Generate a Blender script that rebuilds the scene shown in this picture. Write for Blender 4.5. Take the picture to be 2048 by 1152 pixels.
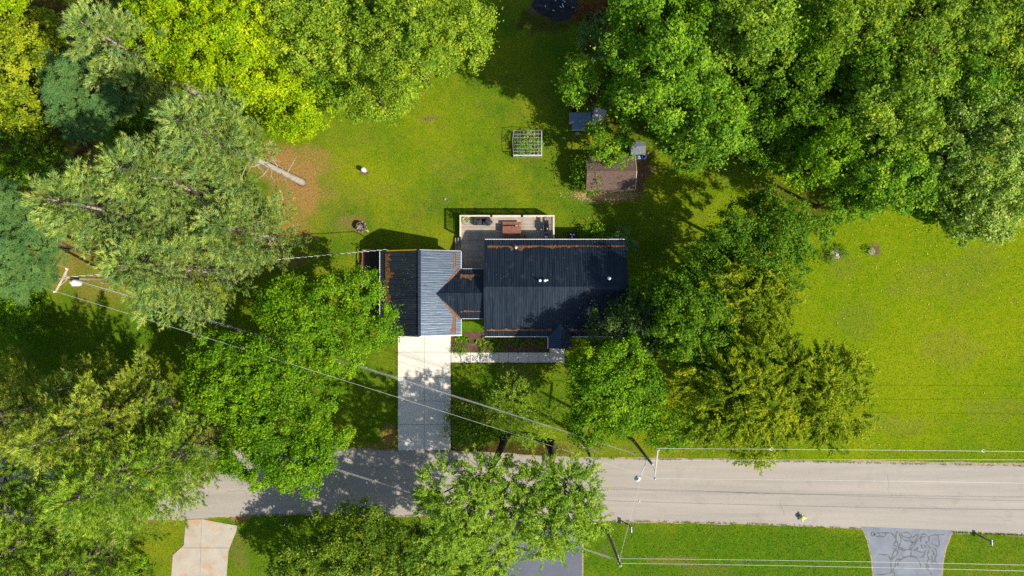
import bpy, math, random
import numpy as np
from mathutils import Vector, Matrix
R = math.radians
scene = bpy.context.scene
for o in list(bpy.data.objects): bpy.data.objects.remove(o)

# ------------------------------------------------------------------ camera, sky, sun, exposure
H = 68.0                      # drone height; the ground is 0.05 m per photo pixel (2048 wide)
S = 0.05
cam = bpy.data.cameras.new('camera'); camo = bpy.data.objects.new('camera', cam)
scene.collection.objects.link(camo)
camo.location = (0, 0, H); camo.rotation_euler = (0, 0, 0)
cam.sensor_width = 36.0; cam.lens = 36.0 * H / (2048 * S)
cam.clip_start = 0.5; cam.clip_end = 5000
scene.camera = camo

SUN_EL = R(43.0); SUN_AZ = math.atan2(0.886, -0.464)      # from the lower right of the picture
sun_dir = Vector((0.886 * math.cos(SUN_EL), -0.464 * math.cos(SUN_EL), math.sin(SUN_EL))).normalized()
world = bpy.data.worlds.new('World'); scene.world = world; world.use_nodes = True
wn = world.node_tree; wn.nodes.clear()
sky = wn.nodes.new('ShaderNodeTexSky'); sky.sky_type = 'NISHITA'; sky.sun_disc = False
sky.sun_elevation = SUN_EL; sky.sun_rotation = SUN_AZ
bg = wn.nodes.new('ShaderNodeBackground'); bg.inputs[1].default_value = 0.115
wo = wn.nodes.new('ShaderNodeOutputWorld')
wn.links.new(sky.outputs[0], bg.inputs[0]); wn.links.new(bg.outputs[0], wo.inputs[0])
sl = bpy.data.lights.new('sun', 'SUN'); sl.energy = 5.0; sl.angle = R(0.53); sl.color = (1.0, 0.935, 0.81)
so = bpy.data.objects.new('sun', sl); scene.collection.objects.link(so)
so.rotation_euler = sun_dir.to_track_quat('Z', 'Y').to_euler(); so.location = (60, -40, 60)
scene.view_settings.view_transform = 'Standard'; scene.view_settings.look = 'None'
scene.view_settings.exposure = 0.66; scene.view_settings.gamma = 1.0
scene.view_settings.use_curve_mapping = False
scene.render.engine = 'CYCLES'
scene.cycles.use_denoising = False
scene.cycles.max_bounces = 6; scene.cycles.diffuse_bounces = 3; scene.cycles.glossy_bounces = 2
scene.cycles.transmission_bounces = 3; scene.cycles.transparent_max_bounces = 4

# ------------------------------------------------------------------ helpers
COL = scene.collection
random.seed(7)
def P(px, py, h=0.0):
    k = S * (H - h) / H
    return Vector(((px - 1024) * k, (576 - py) * k, h))
def link(o):
    COL.objects.link(o); return o
def tag(o, label=None, cat=None, group=None, kind=None):
    if label: o['label'] = label
    if cat: o['category'] = cat
    if group: o['group'] = group
    if kind: o['kind'] = kind
    return o
def empty(name, loc=(0, 0, 0), rz=0.0):
    o = link(bpy.data.objects.new(name, None)); o.location = loc; o.rotation_euler = (0, 0, rz)
    o.empty_display_size = 0.2
    return o
def copy_tree(o, parent=None):
    c = link(o.copy()); c.parent = parent
    for ch in list(o.children): copy_tree(ch, c)
    return c
class MB:
    def __init__(s): s.v = []; s.f = []
    def add(s, vs, fs):
        n = len(s.v); s.v += [tuple(p) for p in vs]; s.f += [tuple(i + n for i in f) for f in fs]; return s
    def box(s, x0, x1, y0, y1, z0, z1):
        vs = [(x0,y0,z0),(x1,y0,z0),(x1,y1,z0),(x0,y1,z0),(x0,y0,z1),(x1,y0,z1),(x1,y1,z1),(x0,y1,z1)]
        return s.add(vs, [(3,2,1,0),(4,5,6,7),(0,1,5,4),(1,2,6,5),(2,3,7,6),(3,0,4,7)])
    def bevbox(s, x0, x1, y0, y1, z0, z1, b):
        # box with its top edges chamfered by b
        vs = [(x0,y0,z0),(x1,y0,z0),(x1,y1,z0),(x0,y1,z0),(x0,y0,z1-b),(x1,y0,z1-b),(x1,y1,z1-b),(x0,y1,z1-b),
              (x0+b,y0+b,z1),(x1-b,y0+b,z1),(x1-b,y1-b,z1),(x0+b,y1-b,z1)]
        fs = [(3,2,1,0),(8,9,10,11)]
        for i in range(4):
            j = (i+1) % 4
            fs += [(i,j,j+4,i+4),(i+4,j+4,j+8,i+8)]
        return s.add(vs, fs)
    def prism(s, poly, z0, z1):
        n = len(poly)
        vs = [(p[0],p[1],z0) for p in poly] + [(p[0],p[1],z1) for p in poly]
        fs = [tuple(range(n, 2*n)), tuple(range(n-1, -1, -1))] + [(i,(i+1)%n,(i+1)%n+n,i+n) for i in range(n)]
        return s.add(vs, fs)
    def tube(s, pts, rad, n=6, caps=True):
        pts = [Vector(p) for p in pts]
        if not isinstance(rad, (list, tuple)): rad = [rad] * len(pts)
        vs = []; fs = []
        prev = None
        for i, p in enumerate(pts):
            d = (pts[min(i+1, len(pts)-1)] - pts[max(i-1, 0)])
            d = d.normalized() if d.length > 1e-9 else Vector((0, 0, 1))
            if prev is None:
                a = d.orthogonal().normalized()
            else:
                a = (prev - d * prev.dot(d)); a = a.normalized() if a.length > 1e-6 else d.orthogonal().normalized()
            prev = a; b = d.cross(a)
            for k in range(n):
                t = 2 * math.pi * k / n
                vs.append(p + (a * math.cos(t) + b * math.sin(t)) * rad[i])
        for i in range(len(pts) - 1):
            for k in range(n):
                k2 = (k + 1) % n
                fs.append((i*n+k, i*n+k2, (i+1)*n+k2, (i+1)*n+k))
        if caps:
            fs.append(tuple(range(n-1, -1, -1))); m = (len(pts)-1) * n; fs.append(tuple(range(m, m+n)))
        return s.add(vs, fs)
    def lathe(s, prof, n=16, c=(0, 0, 0), cap=True):
        vs = []; fs = []
        for r, z in prof:
            for k in range(n):
                t = 2*math.pi*k/n; vs.append((c[0]+r*math.cos(t), c[1]+r*math.sin(t), c[2]+z))
        for i in range(len(prof)-1):
            for k in range(n):
                k2 = (k+1) % n; fs.append((i*n+k, i*n+k2, (i+1)*n+k2, (i+1)*n+k))
        if cap:
            fs.append(tuple(range(n-1, -1, -1))); m = (len(prof)-1)*n; fs.append(tuple(range(m, m+n)))
        return s.add(vs, fs)
    def mesh(s, name, m, smooth=False):
        me = bpy.data.meshes.new(name); me.from_pydata(s.v, [], s.f); me.materials.append(m)
        if smooth: me.polygons.foreach_set('use_smooth', [True] * len(me.polygons))
        me.update(); return me
    def build(s, name, m, parent=None, smooth=False):
        o = link(bpy.data.objects.new(name, s.mesh(name, m, smooth))); o.parent = parent
        return o
def inst(name, me, parent, loc=(0, 0, 0), rz=0.0, scale=None):
    o = link(bpy.data.objects.new(name, me)); o.parent = parent; o.location = loc; o.rotation_euler = (0, 0, rz)
    if scale: o.scale = scale
    return o

# ------------------------------------------------------------------ materials
def new_mat(name):
    m = bpy.data.materials.new(name); m.use_nodes = True
    nt = m.node_tree; nt.nodes.clear()
    out = nt.nodes.new('ShaderNodeOutputMaterial')
    return m, nt, out
def node(nt, t, **kw):
    n = nt.nodes.new(t)
    for k, v in kw.items():
        if k.startswith('i_'):
            key = k[2:]; key = int(key) if key.isdigit() else key
            n.inputs[key].default_value = v
        else: setattr(n, k, v)
    return n
def noise(nt, scale, detail=3, rough=0.6, vec=None):
    n = node(nt, 'ShaderNodeTexNoise'); n.inputs['Scale'].default_value = scale
    n.inputs['Detail'].default_value = detail; n.inputs['Roughness'].default_value = rough
    if vec is None:
        g = node(nt, 'ShaderNodeNewGeometry'); vec = g.outputs['Position']
    nt.links.new(vec, n.inputs['Vector']); return n.outputs['Fac']
def ramp(nt, fac, stops):
    r = node(nt, 'ShaderNodeValToRGB'); cr = r.color_ramp
    while len(cr.elements) < len(stops): cr.elements.new(0.5)
    for e, (p, c) in zip(cr.elements, stops):
        e.position = p; e.color = (*c, 1) if len(c) == 3 else c
    nt.links.new(fac, r.inputs[0]); return r.outputs[0]
def mix(nt, fac, a, b, mode='MIX'):
    n = node(nt, 'ShaderNodeMix', data_type='RGBA', blend_type=mode)
    for sock, val in ((n.inputs[0], fac), (n.inputs[6], a), (n.inputs[7], b)):
        if hasattr(val, 'is_output'): nt.links.new(val, sock)
        elif isinstance(val, (int, float)): sock.default_value = val
        else: sock.default_value = (*val, 1)
    return n.outputs[2]
def mth(nt, op, a, b=0.0, clamp=False):
    n = node(nt, 'ShaderNodeMath', operation=op, use_clamp=clamp)
    for i, val in enumerate((a, b)):
        if hasattr(val, 'is_output'): nt.links.new(val, n.inputs[i])
        else: n.inputs[i].default_value = val
    return n.outputs[0]
def mrange(nt, v, a, b, c=0.0, d=1.0):
    n = node(nt, 'ShaderNodeMapRange', clamp=True); nt.links.new(v, n.inputs[0])
    for i, x in enumerate((a, b, c, d)): n.inputs[i+1].default_value = x
    return n.outputs[0]
def attrb(nt, name, n):
    return mth(nt, 'SUBTRACT', mth(nt, 'MULTIPLY', attr(nt, name), 2.0), mth(nt, 'MULTIPLY', n, 0.98), True)
def attr(nt, name):
    return node(nt, 'ShaderNodeAttribute', attribute_name=name).outputs['Fac']
def grey(v): return (v, v, v)
def bumped(nt, bsdf, fac, strength, dist):
    b = node(nt, 'ShaderNodeBump'); b.inputs['Strength'].default_value = strength; b.inputs['Distance'].default_value = dist
    nt.links.new(fac, b.inputs['Height']); nt.links.new(b.outputs[0], bsdf.inputs['Normal'])
def surf(name, c1, c2=None, rough=0.7, spec=0.3, scale=3.0, fine=25.0, fine_amt=0.25, metal=0.0, bump=0.0, stains=None, objvar=0.0):
    """weathered surface: two tones mottled at `scale`, fine grain, optional stains (colour, scale, threshold)"""
    m, nt, out = new_mat(name)
    c2 = c2 or tuple(x * 0.75 for x in c1)
    b = node(nt, 'ShaderNodeBsdfPrincipled'); b.inputs['Roughness'].default_value = rough
    b.inputs['Metallic'].default_value = metal
    b.inputs['Specular IOR Level'].default_value = spec
    col = mix(nt, mrange(nt, noise(nt, scale, 4), 0.35, 0.65), c1, c2)
    if stains:
        sc, sscale, thr = stains
        col = mix(nt, mrange(nt, noise(nt, sscale, 5, 0.7), thr, thr + 0.12, 0, 0.75), col, sc)
    f = noise(nt, fine, 3)
    col = mix(nt, 1.0, col, ramp(nt, f, [(0.3, grey(1 - fine_amt)), (0.7, grey(1 + 0.0))]), 'MULTIPLY')
    if objvar:
        oi = node(nt, 'ShaderNodeObjectInfo')
        col = mix(nt, 1.0, col, ramp(nt, oi.outputs['Random'], [(0.0, grey(1 - objvar)), (1.0, grey(1.0))]), 'MULTIPLY')
    nt.links.new(col, b.inputs['Base Color'])
    if bump: bumped(nt, b, f, bump, 0.02)
    nt.links.new(b.outputs[0], out.inputs[0]); return m
def leaf_mat(name, dark, mid, light, trans=0.32, gloss=0.35, alt=None):
    m, nt, out = new_mat(name)
    a = attr(nt, 'rnd')
    col = ramp(nt, a, [(0.0, dark), (0.5, mid), (1.0, light)])
    if max(light) > 0.3 and light[1] > light[0] * .9: col = mix(nt, 1.0, col, (1.10, 1.10, 0.78), 'MULTIPLY')
    big = noise(nt, 0.35, 2)
    col = mix(nt, 1.0, col, ramp(nt, big, [(0.3, (0.8, 0.86, 0.85)), (0.7, (1.12, 1.06, 0.9))]), 'MULTIPLY')
    col = mix(nt, 1.0, col, ramp(nt, noise(nt, 1.0, 4, 0.65), [(0.34, (0.74, 0.84, 0.95)), (0.5, grey(1.0)), (0.66, (1.25, 1.12, 0.85))]), 'MULTIPLY')
    if alt:
        col = mix(nt, mrange(nt, noise(nt, 0.8, 4, 0.7), 0.52, 0.66, 0, 0.75), col, mix(nt, a, tuple(x * .5 for x in alt[0]), tuple(x * 1.35 for x in alt[0])))
        col = mix(nt, mrange(nt, noise(nt, 0.95, 3, 0.6), 0.46, 0.34, 0, 0.7), col, mix(nt, a, tuple(x * .5 for x in alt[1]), tuple(x * 1.45 for x in alt[1])))
    b = node(nt, 'ShaderNodeBsdfPrincipled'); b.inputs['Roughness'].default_value = 0.5
    b.inputs['Specular IOR Level'].default_value = gloss * 0.22
    t = node(nt, 'ShaderNodeBsdfTranslucent')
    nt.links.new(col, b.inputs['Base Color'])
    nt.links.new(mix(nt, 1.0, col, (1.15, 1.15, 0.55), 'MULTIPLY'), t.inputs[0])
    ms = node(nt, 'ShaderNodeMixShader'); ms.inputs[0].default_value = trans
    nt.links.new(b.outputs[0], ms.inputs[1]); nt.links.new(t.outputs[0], ms.inputs[2])
    nt.links.new(ms.outputs[0], out.inputs[0]); return m

def grass_colour(nt):
    n1 = noise(nt, 0.16, 4, 0.65); n2 = noise(nt, 1.3, 4, 0.7); n3 = noise(nt, 9.0, 3, 0.7); nb = noise(nt, 2.6, 5, 0.75)
    g = mix(nt, mrange(nt, n1, 0.38, 0.62), (0.095, 0.190, 0.010), (0.215, 0.270, 0.012))
    g = mix(nt, mrange(nt, noise(nt, 0.45, 5, 0.7), 0.50, 0.72, 0, 0.65), g, (0.165, 0.165, 0.028))
    g = mix(nt, mrange(nt, n2, 0.54, 0.78, 0, 0.6), g, (0.23, 0.23, 0.035))
    g = mix(nt, mrange(nt, n2, 0.44, 0.26, 0, 0.6), g, (0.075, 0.165, 0.012))
    g = mix(nt, mrange(nt, noise(nt, 4.5, 4, 0.8), 0.58, 0.72, 0, 0.45), g, (0.20, 0.17, 0.035))
    g = mix(nt, attr(nt, 'yel'), g, mix(nt, mrange(nt, n2, 0.35, 0.65), (0.175, 0.275, 0.005), (0.240, 0.305, 0.010)))
    g = mix(nt, 1.0, g, ramp(nt, noise(nt, 0.07, 3, 0.6), [(0.36, (0.84, 0.93, 0.9)), (0.64, (1.16, 1.06, 1.0))]), 'MULTIPLY')
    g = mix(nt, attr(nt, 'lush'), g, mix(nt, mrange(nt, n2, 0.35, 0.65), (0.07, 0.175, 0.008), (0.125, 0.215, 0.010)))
    g = mix(nt, attrb(nt, 'dry', nb), g, mix(nt, mrange(nt, n3, 0.35, 0.65), (0.25, 0.19, 0.06), (0.19, 0.19, 0.03)))
    g = mix(nt, attrb(nt, 'needle', nb), g, mix(nt, mrange(nt, n3, 0.35, 0.65), (0.44, 0.25, 0.085), (0.30, 0.19, 0.055)))
    g = mix(nt, attrb(nt, 'litter', nb), g, mix(nt, mrange(nt, n3, 0.35, 0.65), (0.10, 0.045, 0.018), (0.055, 0.035, 0.015)))
    g = mix(nt, attrb(nt, 'soil', nb), g, mix(nt, mrange(nt, n3, 0.35, 0.65), (0.23, 0.14, 0.085), (0.15, 0.09, 0.055)))
    g = mix(nt, 1.0, g, ramp(nt, noise(nt, 5.5, 3, 0.85), [(0.34, (0.64, 0.72, 0.65)), (0.5, grey(1.0)), (0.66, (1.28, 1.20, 1.2))]), 'MULTIPLY')
    return g, n2, n3
def grass_mats():
    m, nt, out = new_mat('lawn')
    g, n2, n3 = grass_colour(nt)
    f = noise(nt, 32.0, 2)
    g = mix(nt, 1.0, g, ramp(nt, f, [(0.3, grey(0.42)), (0.7, grey(1.05))]), 'MULTIPLY')
    b = node(nt, 'ShaderNodeBsdfPrincipled'); b.inputs['Roughness'].default_value = 0.95; b.inputs['Specular IOR Level'].default_value = 0.0
    nt.links.new(g, b.inputs['Base Color'])
    bumped(nt, b, mth(nt, 'ADD', mth(nt, 'MULTIPLY', f, 0.6), n3), 0.8, 0.12)
    nt.links.new(b.outputs[0], out.inputs[0])
    m2, nt, out = new_mat('grass_blade')
    g, n2, n3 = grass_colour(nt)
    g = mix(nt, 1.0, g, ramp(nt, attr(nt, 'rnd'), [(0.0, (0.42, 0.5, 0.5)), (0.55, grey(1.0)), (1.0, (1.75, 1.5, 1.4))]), 'MULTIPLY')
    b = node(nt, 'ShaderNodeBsdfPrincipled'); b.inputs['Roughness'].default_value = 0.8; b.inputs['Specular IOR Level'].default_value = 0.03
    t = node(nt, 'ShaderNodeBsdfTranslucent'); nt.links.new(g, b.inputs['Base Color']); nt.links.new(g, t.inputs[0])
    ms = node(nt, 'ShaderNodeMixShader'); ms.inputs[0].default_value = 0.3
    nt.links.new(b.outputs[0], ms.inputs[1]); nt.links.new(t.outputs[0], ms.inputs[2]); nt.links.new(ms.outputs[0], out.inputs[0])
    return m, m2
M = {}
M['lawn'], M['blade'] = grass_mats()

def asphalt(name, c1, c2, streak=True):
    m, nt, out = new_mat(name)
    g = node(nt, 'ShaderNodeNewGeometry')
    mp = node(nt, 'ShaderNodeMapping'); mp.inputs['Scale'].default_value = (0.06, 1.1, 1)
    mp.inputs['Rotation'].default_value = (0, 0, R(1.0)); nt.links.new(g.outputs['Position'], mp.inputs[0])
    col = mix(nt, mrange(nt, noise(nt, 1.0, 4, 0.6, mp.outputs[0]), 0.35, 0.65), c1, c2) if streak else mix(nt, mrange(nt, noise(nt, 0.7, 4), 0.35, 0.65), c1, c2)
    col = mix(nt, mrange(nt, noise(nt, 0.5, 5, 0.7), 0.55, 0.75, 0, 0.5), col, tuple(x * 0.72 for x in c2))
    v = node(nt, 'ShaderNodeTexVoronoi'); v.inputs['Scale'].default_value = 30; nt.links.new(g.outputs['Position'], v.inputs[0])
    col = mix(nt, 1.0, col, ramp(nt, noise(nt, 26, 3, 0.8), [(0.3, grey(0.72)), (0.7, grey(1.12))]), 'MULTIPLY')
    b = node(nt, 'ShaderNodeBsdfPrincipled'); b.inputs['Roughness'].default_value = 0.85; b.inputs['Specular IOR Level'].default_value = 0.25
    nt.links.new(col, b.inputs['Base Color']); bumped(nt, b, v.outputs[0], 0.3, 0.01)
    nt.links.new(b.outputs[0], out.inputs[0]); return m
M['road'] = asphalt('road_asphalt', (0.335, 0.298, 0.252), (0.275, 0.246, 0.211))
M['drive_blue'] = asphalt('sealed_asphalt', (0.20, 0.22, 0.25), (0.15, 0.165, 0.195), False)
M['drive_dark'] = asphalt('dark_asphalt', (0.115, 0.125, 0.15), (0.095, 0.105, 0.13), False)
M['tar'] = surf('tar', (0.055, 0.058, 0.066), rough=0.6, fine_amt=0.15)
M['sand'] = surf('sandy_gravel', (0.42, 0.34, 0.24), (0.3, 0.22, 0.14), rough=0.95, scale=2.2, fine=14, fine_amt=0.45, bump=0.6)
M['concrete'] = surf('concrete', (0.66, 0.605, 0.515), (0.60, 0.55, 0.47), rough=0.85, scale=0.6, fine=16, fine_amt=0.12, stains=((0.50, 0.46, 0.40), 0.9, 0.58), objvar=0.07)
M['concrete_old'] = surf('old_concrete', (0.43, 0.375, 0.305), (0.36, 0.31, 0.25), rough=0.9, scale=0.7, fine=14, fine_amt=0.2, stains=((0.44, 0.24, 0.09), 0.42, 0.52), objvar=0.08)
M['joint'] = surf('joint_dirt', (0.12, 0.10, 0.075), rough=0.95)
M['mulch'] = surf('mulch', (0.17, 0.085, 0.055), (0.09, 0.05, 0.035), rough=0.95, scale=2.5, fine=11, fine_amt=0.6, bump=1.0, stains=((0.26, 0.16, 0.12), 1.2, 0.58))

def roof_metal(name, c, rough, spec, axis):
    m, nt, out = new_mat(name)
    g = node(nt, 'ShaderNodeNewGeometry')
    mp = node(nt, 'ShaderNodeMapping'); mp.inputs['Scale'].default_value = (0.35, 5.5, 1) if axis == 'x' else (5.5, 0.35, 1)
    nt.links.new(g.outputs['Position'], mp.inputs[0])
    st = noise(nt, 1.0, 4, 0.65, mp.outputs[0])
    col = mix(nt, mrange(nt, st, 0.4, 0.7), c, tuple(x * 1.7 + 0.004 for x in c))
    col = mix(nt, mrange(nt, noise(nt, 0.8, 5, 0.7), 0.58, 0.75, 0, 0.5), col, (0.06, 0.055, 0.052))
    oi = node(nt, 'ShaderNodeObjectInfo')
    b = node(nt, 'ShaderNodeBsdfPrincipled')
    rr = mth(nt, 'ADD', mrange(nt, st, 0.3, 0.7, rough - 0.1, rough + 0.1), mrange(nt, oi.outputs['Random'], 0, 1, -0.03, 0.03))
    nt.links.new(rr, b.inputs['Roughness'])
    b.inputs['Specular IOR Level'].default_value = spec; b.inputs['Specular Tint'].default_value = (0.62, 0.78, 1.0, 1)
    nt.links.new(col, b.inputs['Base Color']); bumped(nt, b, st, 0.35, 0.05)
    nt.links.new(b.outputs[0], out.inputs[0]); return m
M['roof_y'] = roof_metal('black_roof_metal_across', (0.0055, 0.0095, 0.0155), 0.44, 0.48, 'y')
M['roof_x'] = roof_metal('black_roof_metal_along', (0.012, 0.016, 0.024), 0.40, 0.95, 'x')
M['white'] = surf('white_paint', (0.70, 0.70, 0.69), (0.55, 0.55, 0.54), rough=0.5, fine_amt=0.1)
M['yellow_trim'] = surf('yellow_trim', (0.62, 0.36, 0.02), rough=0.6)
M['siding'] = surf('pale_siding', (0.58, 0.56, 0.52), rough=0.7, fine_amt=0.08)
M['glass'] = surf('window_glass', (0.03, 0.04, 0.05), rough=0.08, spec=0.6, fine_amt=0.0)
M['needles'] = leaf_mat('dead_needles', (0.10, 0.045, 0.025), (0.25, 0.105, 0.048), (0.42, 0.235, 0.125), 0.05, 0.1)
M['deck'] = surf('weathered_deck', (0.48, 0.40, 0.325), (0.36, 0.305, 0.25), rough=0.85, scale=1.4, fine=18, fine_amt=0.3, stains=((0.20, 0.16, 0.12), 0.8, 0.6), objvar=0.3)
M['rail'] = surf('pale_rail', (0.64, 0.55, 0.43), (0.55, 0.46, 0.36), rough=0.8, fine_amt=0.2)
M['table'] = surf('red_stained_wood', (0.30, 0.12, 0.07), (0.20, 0.085, 0.055), rough=0.75, fine_amt=0.3, objvar=0.3)
M['charcoal'] = surf('charcoal_fabric', (0.045, 0.045, 0.05), (0.03, 0.03, 0.034), rough=0.9)
M['black'] = surf('black_enamel', (0.012, 0.013, 0.016), rough=0.35, spec=0.5)
M['grey_metal'] = surf('grey_metal', (0.32, 0.34, 0.36), rough=0.4, metal=0.3)
M['dark_wood'] = surf('dark_weathered_wood', (0.075, 0.05, 0.04), (0.045, 0.032, 0.028), rough=0.9, scale=4, fine_amt=0.4, objvar=0.35)
M['red_metal'] = surf('faded_red_metal', (0.34, 0.11, 0.09), rough=0.6)
M['rubber'] = surf('rubber', (0.02, 0.02, 0.02), rough=0.85)
M['pole'] = surf('pole_wood', (0.30, 0.23, 0.165), (0.20, 0.15, 0.11), rough=0.9, scale=2, fine_amt=0.35)
M['pole_pale'] = surf('pale_arm_wood', (0.58, 0.50, 0.41), (0.45, 0.39, 0.33), rough=0.85, scale=3, fine_amt=0.3)
M['wire'] = surf('aluminium_wire', (0.50, 0.50, 0.48), rough=0.45, fine_amt=0.0)
M['wire_dark'] = surf('insulated_cable', (0.22, 0.22, 0.23), rough=0.6, fine_amt=0.0)
M['porcelain'] = surf('porcelain', (0.72, 0.74, 0.76), rough=0.25, spec=0.5, fine_amt=0.05)
M['bark'] = surf('bark', (0.12, 0.085, 0.06), (0.075, 0.055, 0.04), rough=0.95, scale=3, fine=9, fine_amt=0.5, bump=0.8)
M['bark_dark'] = surf('dark_bark', (0.055, 0.04, 0.032), (0.03, 0.023, 0.02), rough=0.95, scale=3, fine=9, fine_amt=0.5, bump=0.8)
M['bark_pale'] = surf('pale_bark', (0.46, 0.40, 0.33), (0.30, 0.255, 0.21), rough=0.95, scale=2, fine=8, fine_amt=0.4, bump=0.8)
M['shingle'] = surf('brown_shingle', (0.165, 0.105, 0.08), (0.115, 0.075, 0.06), rough=0.95, scale=5, fine=20, fine_amt=0.45, bump=0.5, stains=((0.24, 0.17, 0.13), 1.3, 0.6))
M['shed_wall'] = surf('tan_shed_wall', (0.42, 0.31, 0.21), rough=0.8)
M['straw'] = leaf_mat('straw', (0.30, 0.19, 0.08), (0.48, 0.34, 0.15), (0.66, 0.52, 0.28), 0.1, 0.1)
M['blue'] = surf('blue_plastic', (0.03, 0.10, 0.42), rough=0.45)
M['tarp'] = surf('pale_tarp', (0.50, 0.50, 0.51), (0.35, 0.34, 0.34), rough=0.6, scale=2.5)
M['coop_roof'] = surf('blue_grey_sheet', (0.13, 0.20, 0.27), (0.09, 0.15, 0.21), rough=0.35, spec=0.6, scale=2)
M['lid'] = surf('grey_lid', (0.16, 0.18, 0.22), (0.10, 0.115, 0.14), rough=0.4, spec=0.5)
M['soil_bed'] = surf('garden_soil', (0.10, 0.07, 0.05), rough=0.95, bump=0.8)
M['stone'] = surf('stone', (0.36, 0.31, 0.27), (0.25, 0.215, 0.19), rough=0.9, scale=6, fine_amt=0.4, objvar=0.35)
M['orange_wood'] = surf('fresh_split_wood', (0.60, 0.32, 0.13), rough=0.8)
M['rust'] = surf('rusty_steel', (0.17, 0.10, 0.07), (0.11, 0.07, 0.055), rough=0.85, fine_amt=0.4)
M['ash'] = surf('charred_debris', (0.020, 0.021, 0.027), (0.05, 0.055, 0.065), rough=0.9, scale=5, fine_amt=0.5, objvar=0.5)
M['hydrant'] = surf('faded_yellow_paint', (0.62, 0.58, 0.20), rough=0.6)
M['cover'] = surf('iron_grey', (0.22, 0.235, 0.25), rough=0.5)
M['terracotta'] = surf('planter_glaze', (0.48, 0.42, 0.36), rough=0.6)

LM = {
 'maple':   leaf_mat('leaf_maple',   (0.060, 0.155, 0.014), (0.145, 0.290, 0.022), (0.290, 0.450, 0.042)),
 'mid':     leaf_mat('leaf_mid',     (0.060, 0.155, 0.008), (0.130, 0.265, 0.012), (0.250, 0.390, 0.020)),
 'yellow':  leaf_mat('leaf_yellow',  (0.140, 0.250, 0.006), (0.270, 0.400, 0.008), (0.430, 0.510, 0.012)),
 'oak':     leaf_mat('leaf_oak',     (0.110, 0.200, 0.018), (0.215, 0.330, 0.032), (0.390, 0.470, 0.060)),
 'olive':   leaf_mat('leaf_olive',   (0.125, 0.185, 0.012), (0.230, 0.300, 0.018), (0.410, 0.430, 0.035)),
 'blue':    leaf_mat('leaf_blue',    (0.060, 0.135, 0.055), (0.115, 0.220, 0.088), (0.190, 0.310, 0.125)),
 'locust':  leaf_mat('leaf_locust',  (0.085, 0.145, 0.007), (0.175, 0.245, 0.010), (0.340, 0.380, 0.020)),
 'deep':    leaf_mat('leaf_deep',    (0.045, 0.115, 0.009), (0.095, 0.200, 0.014), (0.190, 0.310, 0.024)),
 'plum':    leaf_mat('leaf_plum',    (0.035, 0.075, 0.020), (0.070, 0.125, 0.030), (0.130, 0.180, 0.050), 0.2, 0.2),
 'silver':  leaf_mat('leaf_silver',  (0.095, 0.180, 0.022), (0.200, 0.320, 0.050), (0.420, 0.500, 0.200), 0.25, 0.5),
 'willow':  leaf_mat('leaf_willow',  (0.105, 0.200, 0.018), (0.200, 0.320, 0.036), (0.330, 0.440, 0.065)),
 'shade':   leaf_mat('leaf_shade',   (0.065, 0.130, 0.014), (0.130, 0.215, 0.024), (0.270, 0.350, 0.050)),
 'pine':    leaf_mat('needle_pine',  (0.132, 0.214, 0.054), (0.262, 0.368, 0.112), (0.425, 0.508, 0.195), 0.25, 0.3, ((0.32, 0.34, 0.10), (0.15, 0.30, 0.16))),
 'pine_y':  leaf_mat('needle_pine_yellowish', (0.135, 0.200, 0.022), (0.275, 0.355, 0.050), (0.450, 0.500, 0.105), 0.25, 0.3, ((0.38, 0.34, 0.06), (0.18, 0.29, 0.09))),
 'pine_g':  leaf_mat('needle_pine_green', (0.115, 0.215, 0.018), (0.230, 0.370, 0.040), (0.390, 0.500, 0.085), 0.25, 0.3, ((0.33, 0.37, 0.04), (0.14, 0.29, 0.07))),
 'russet':  leaf_mat('leaf_russet',  (0.10, 0.030, 0.015), (0.17, 0.055, 0.025), (0.26, 0.09, 0.04)),
}

# ------------------------------------------------------------------ numpy scatter helpers
def vnoise(x, y, seed=0):
    xi = np.floor(x).astype(np.int64); yi = np.floor(y).astype(np.int64); xf = x - xi; yf = y - yi
    def h(a, b):
        n = (a * 374761393 + b * 668265263 + seed * 1442695041) & 0x7fffffff
        n = ((n ^ (n >> 13)) * 1274126177) & 0x7fffffff
        return ((n ^ (n >> 16)) & 0xffff) / 65535.0
    u = xf*xf*(3-2*xf); v = yf*yf*(3-2*yf)
    return (h(xi,yi)*(1-u)+h(xi+1,yi)*u)*(1-v) + (h(xi,yi+1)*(1-u)+h(xi+1,yi+1)*u)*v
def fbm(x, y, seed=0, oct=4):
    s = 0; a = 0.5; t = 0
    for i in range(oct):
        s = s + a * vnoise(x * 2**i, y * 2**i, seed + i); t += a; a *= 0.55
    return s / t
def np_mesh(name, verts, nper, mat, rnd=None, attrs=None):
    """verts: (N, nper, 3) polygons with nper corners each"""
    N = verts.shape[0]
    me = bpy.data.meshes.new(name)
    me.vertices.add(N * nper); me.vertices.foreach_set('co', verts.astype(np.float32).ravel())
    me.loops.add(N * nper); me.loops.foreach_set('vertex_index', np.arange(N * nper, dtype=np.int32))
    me.polygons.add(N); me.polygons.foreach_set('loop_start', np.arange(0, N * nper, nper, dtype=np.int32))
    me.materials.append(mat); me.update()
    alls = dict(attrs or {})
    if rnd is not None: alls['rnd'] = rnd
    for k, a in alls.items():
        at = me.attributes.new(k, 'FLOAT', 'POINT'); at.data.foreach_set('value', np.repeat(a.astype(np.float32), nper))
    return me
def norm(a): return a / np.maximum(np.linalg.norm(a, axis=-1, keepdims=True), 1e-9)
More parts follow.
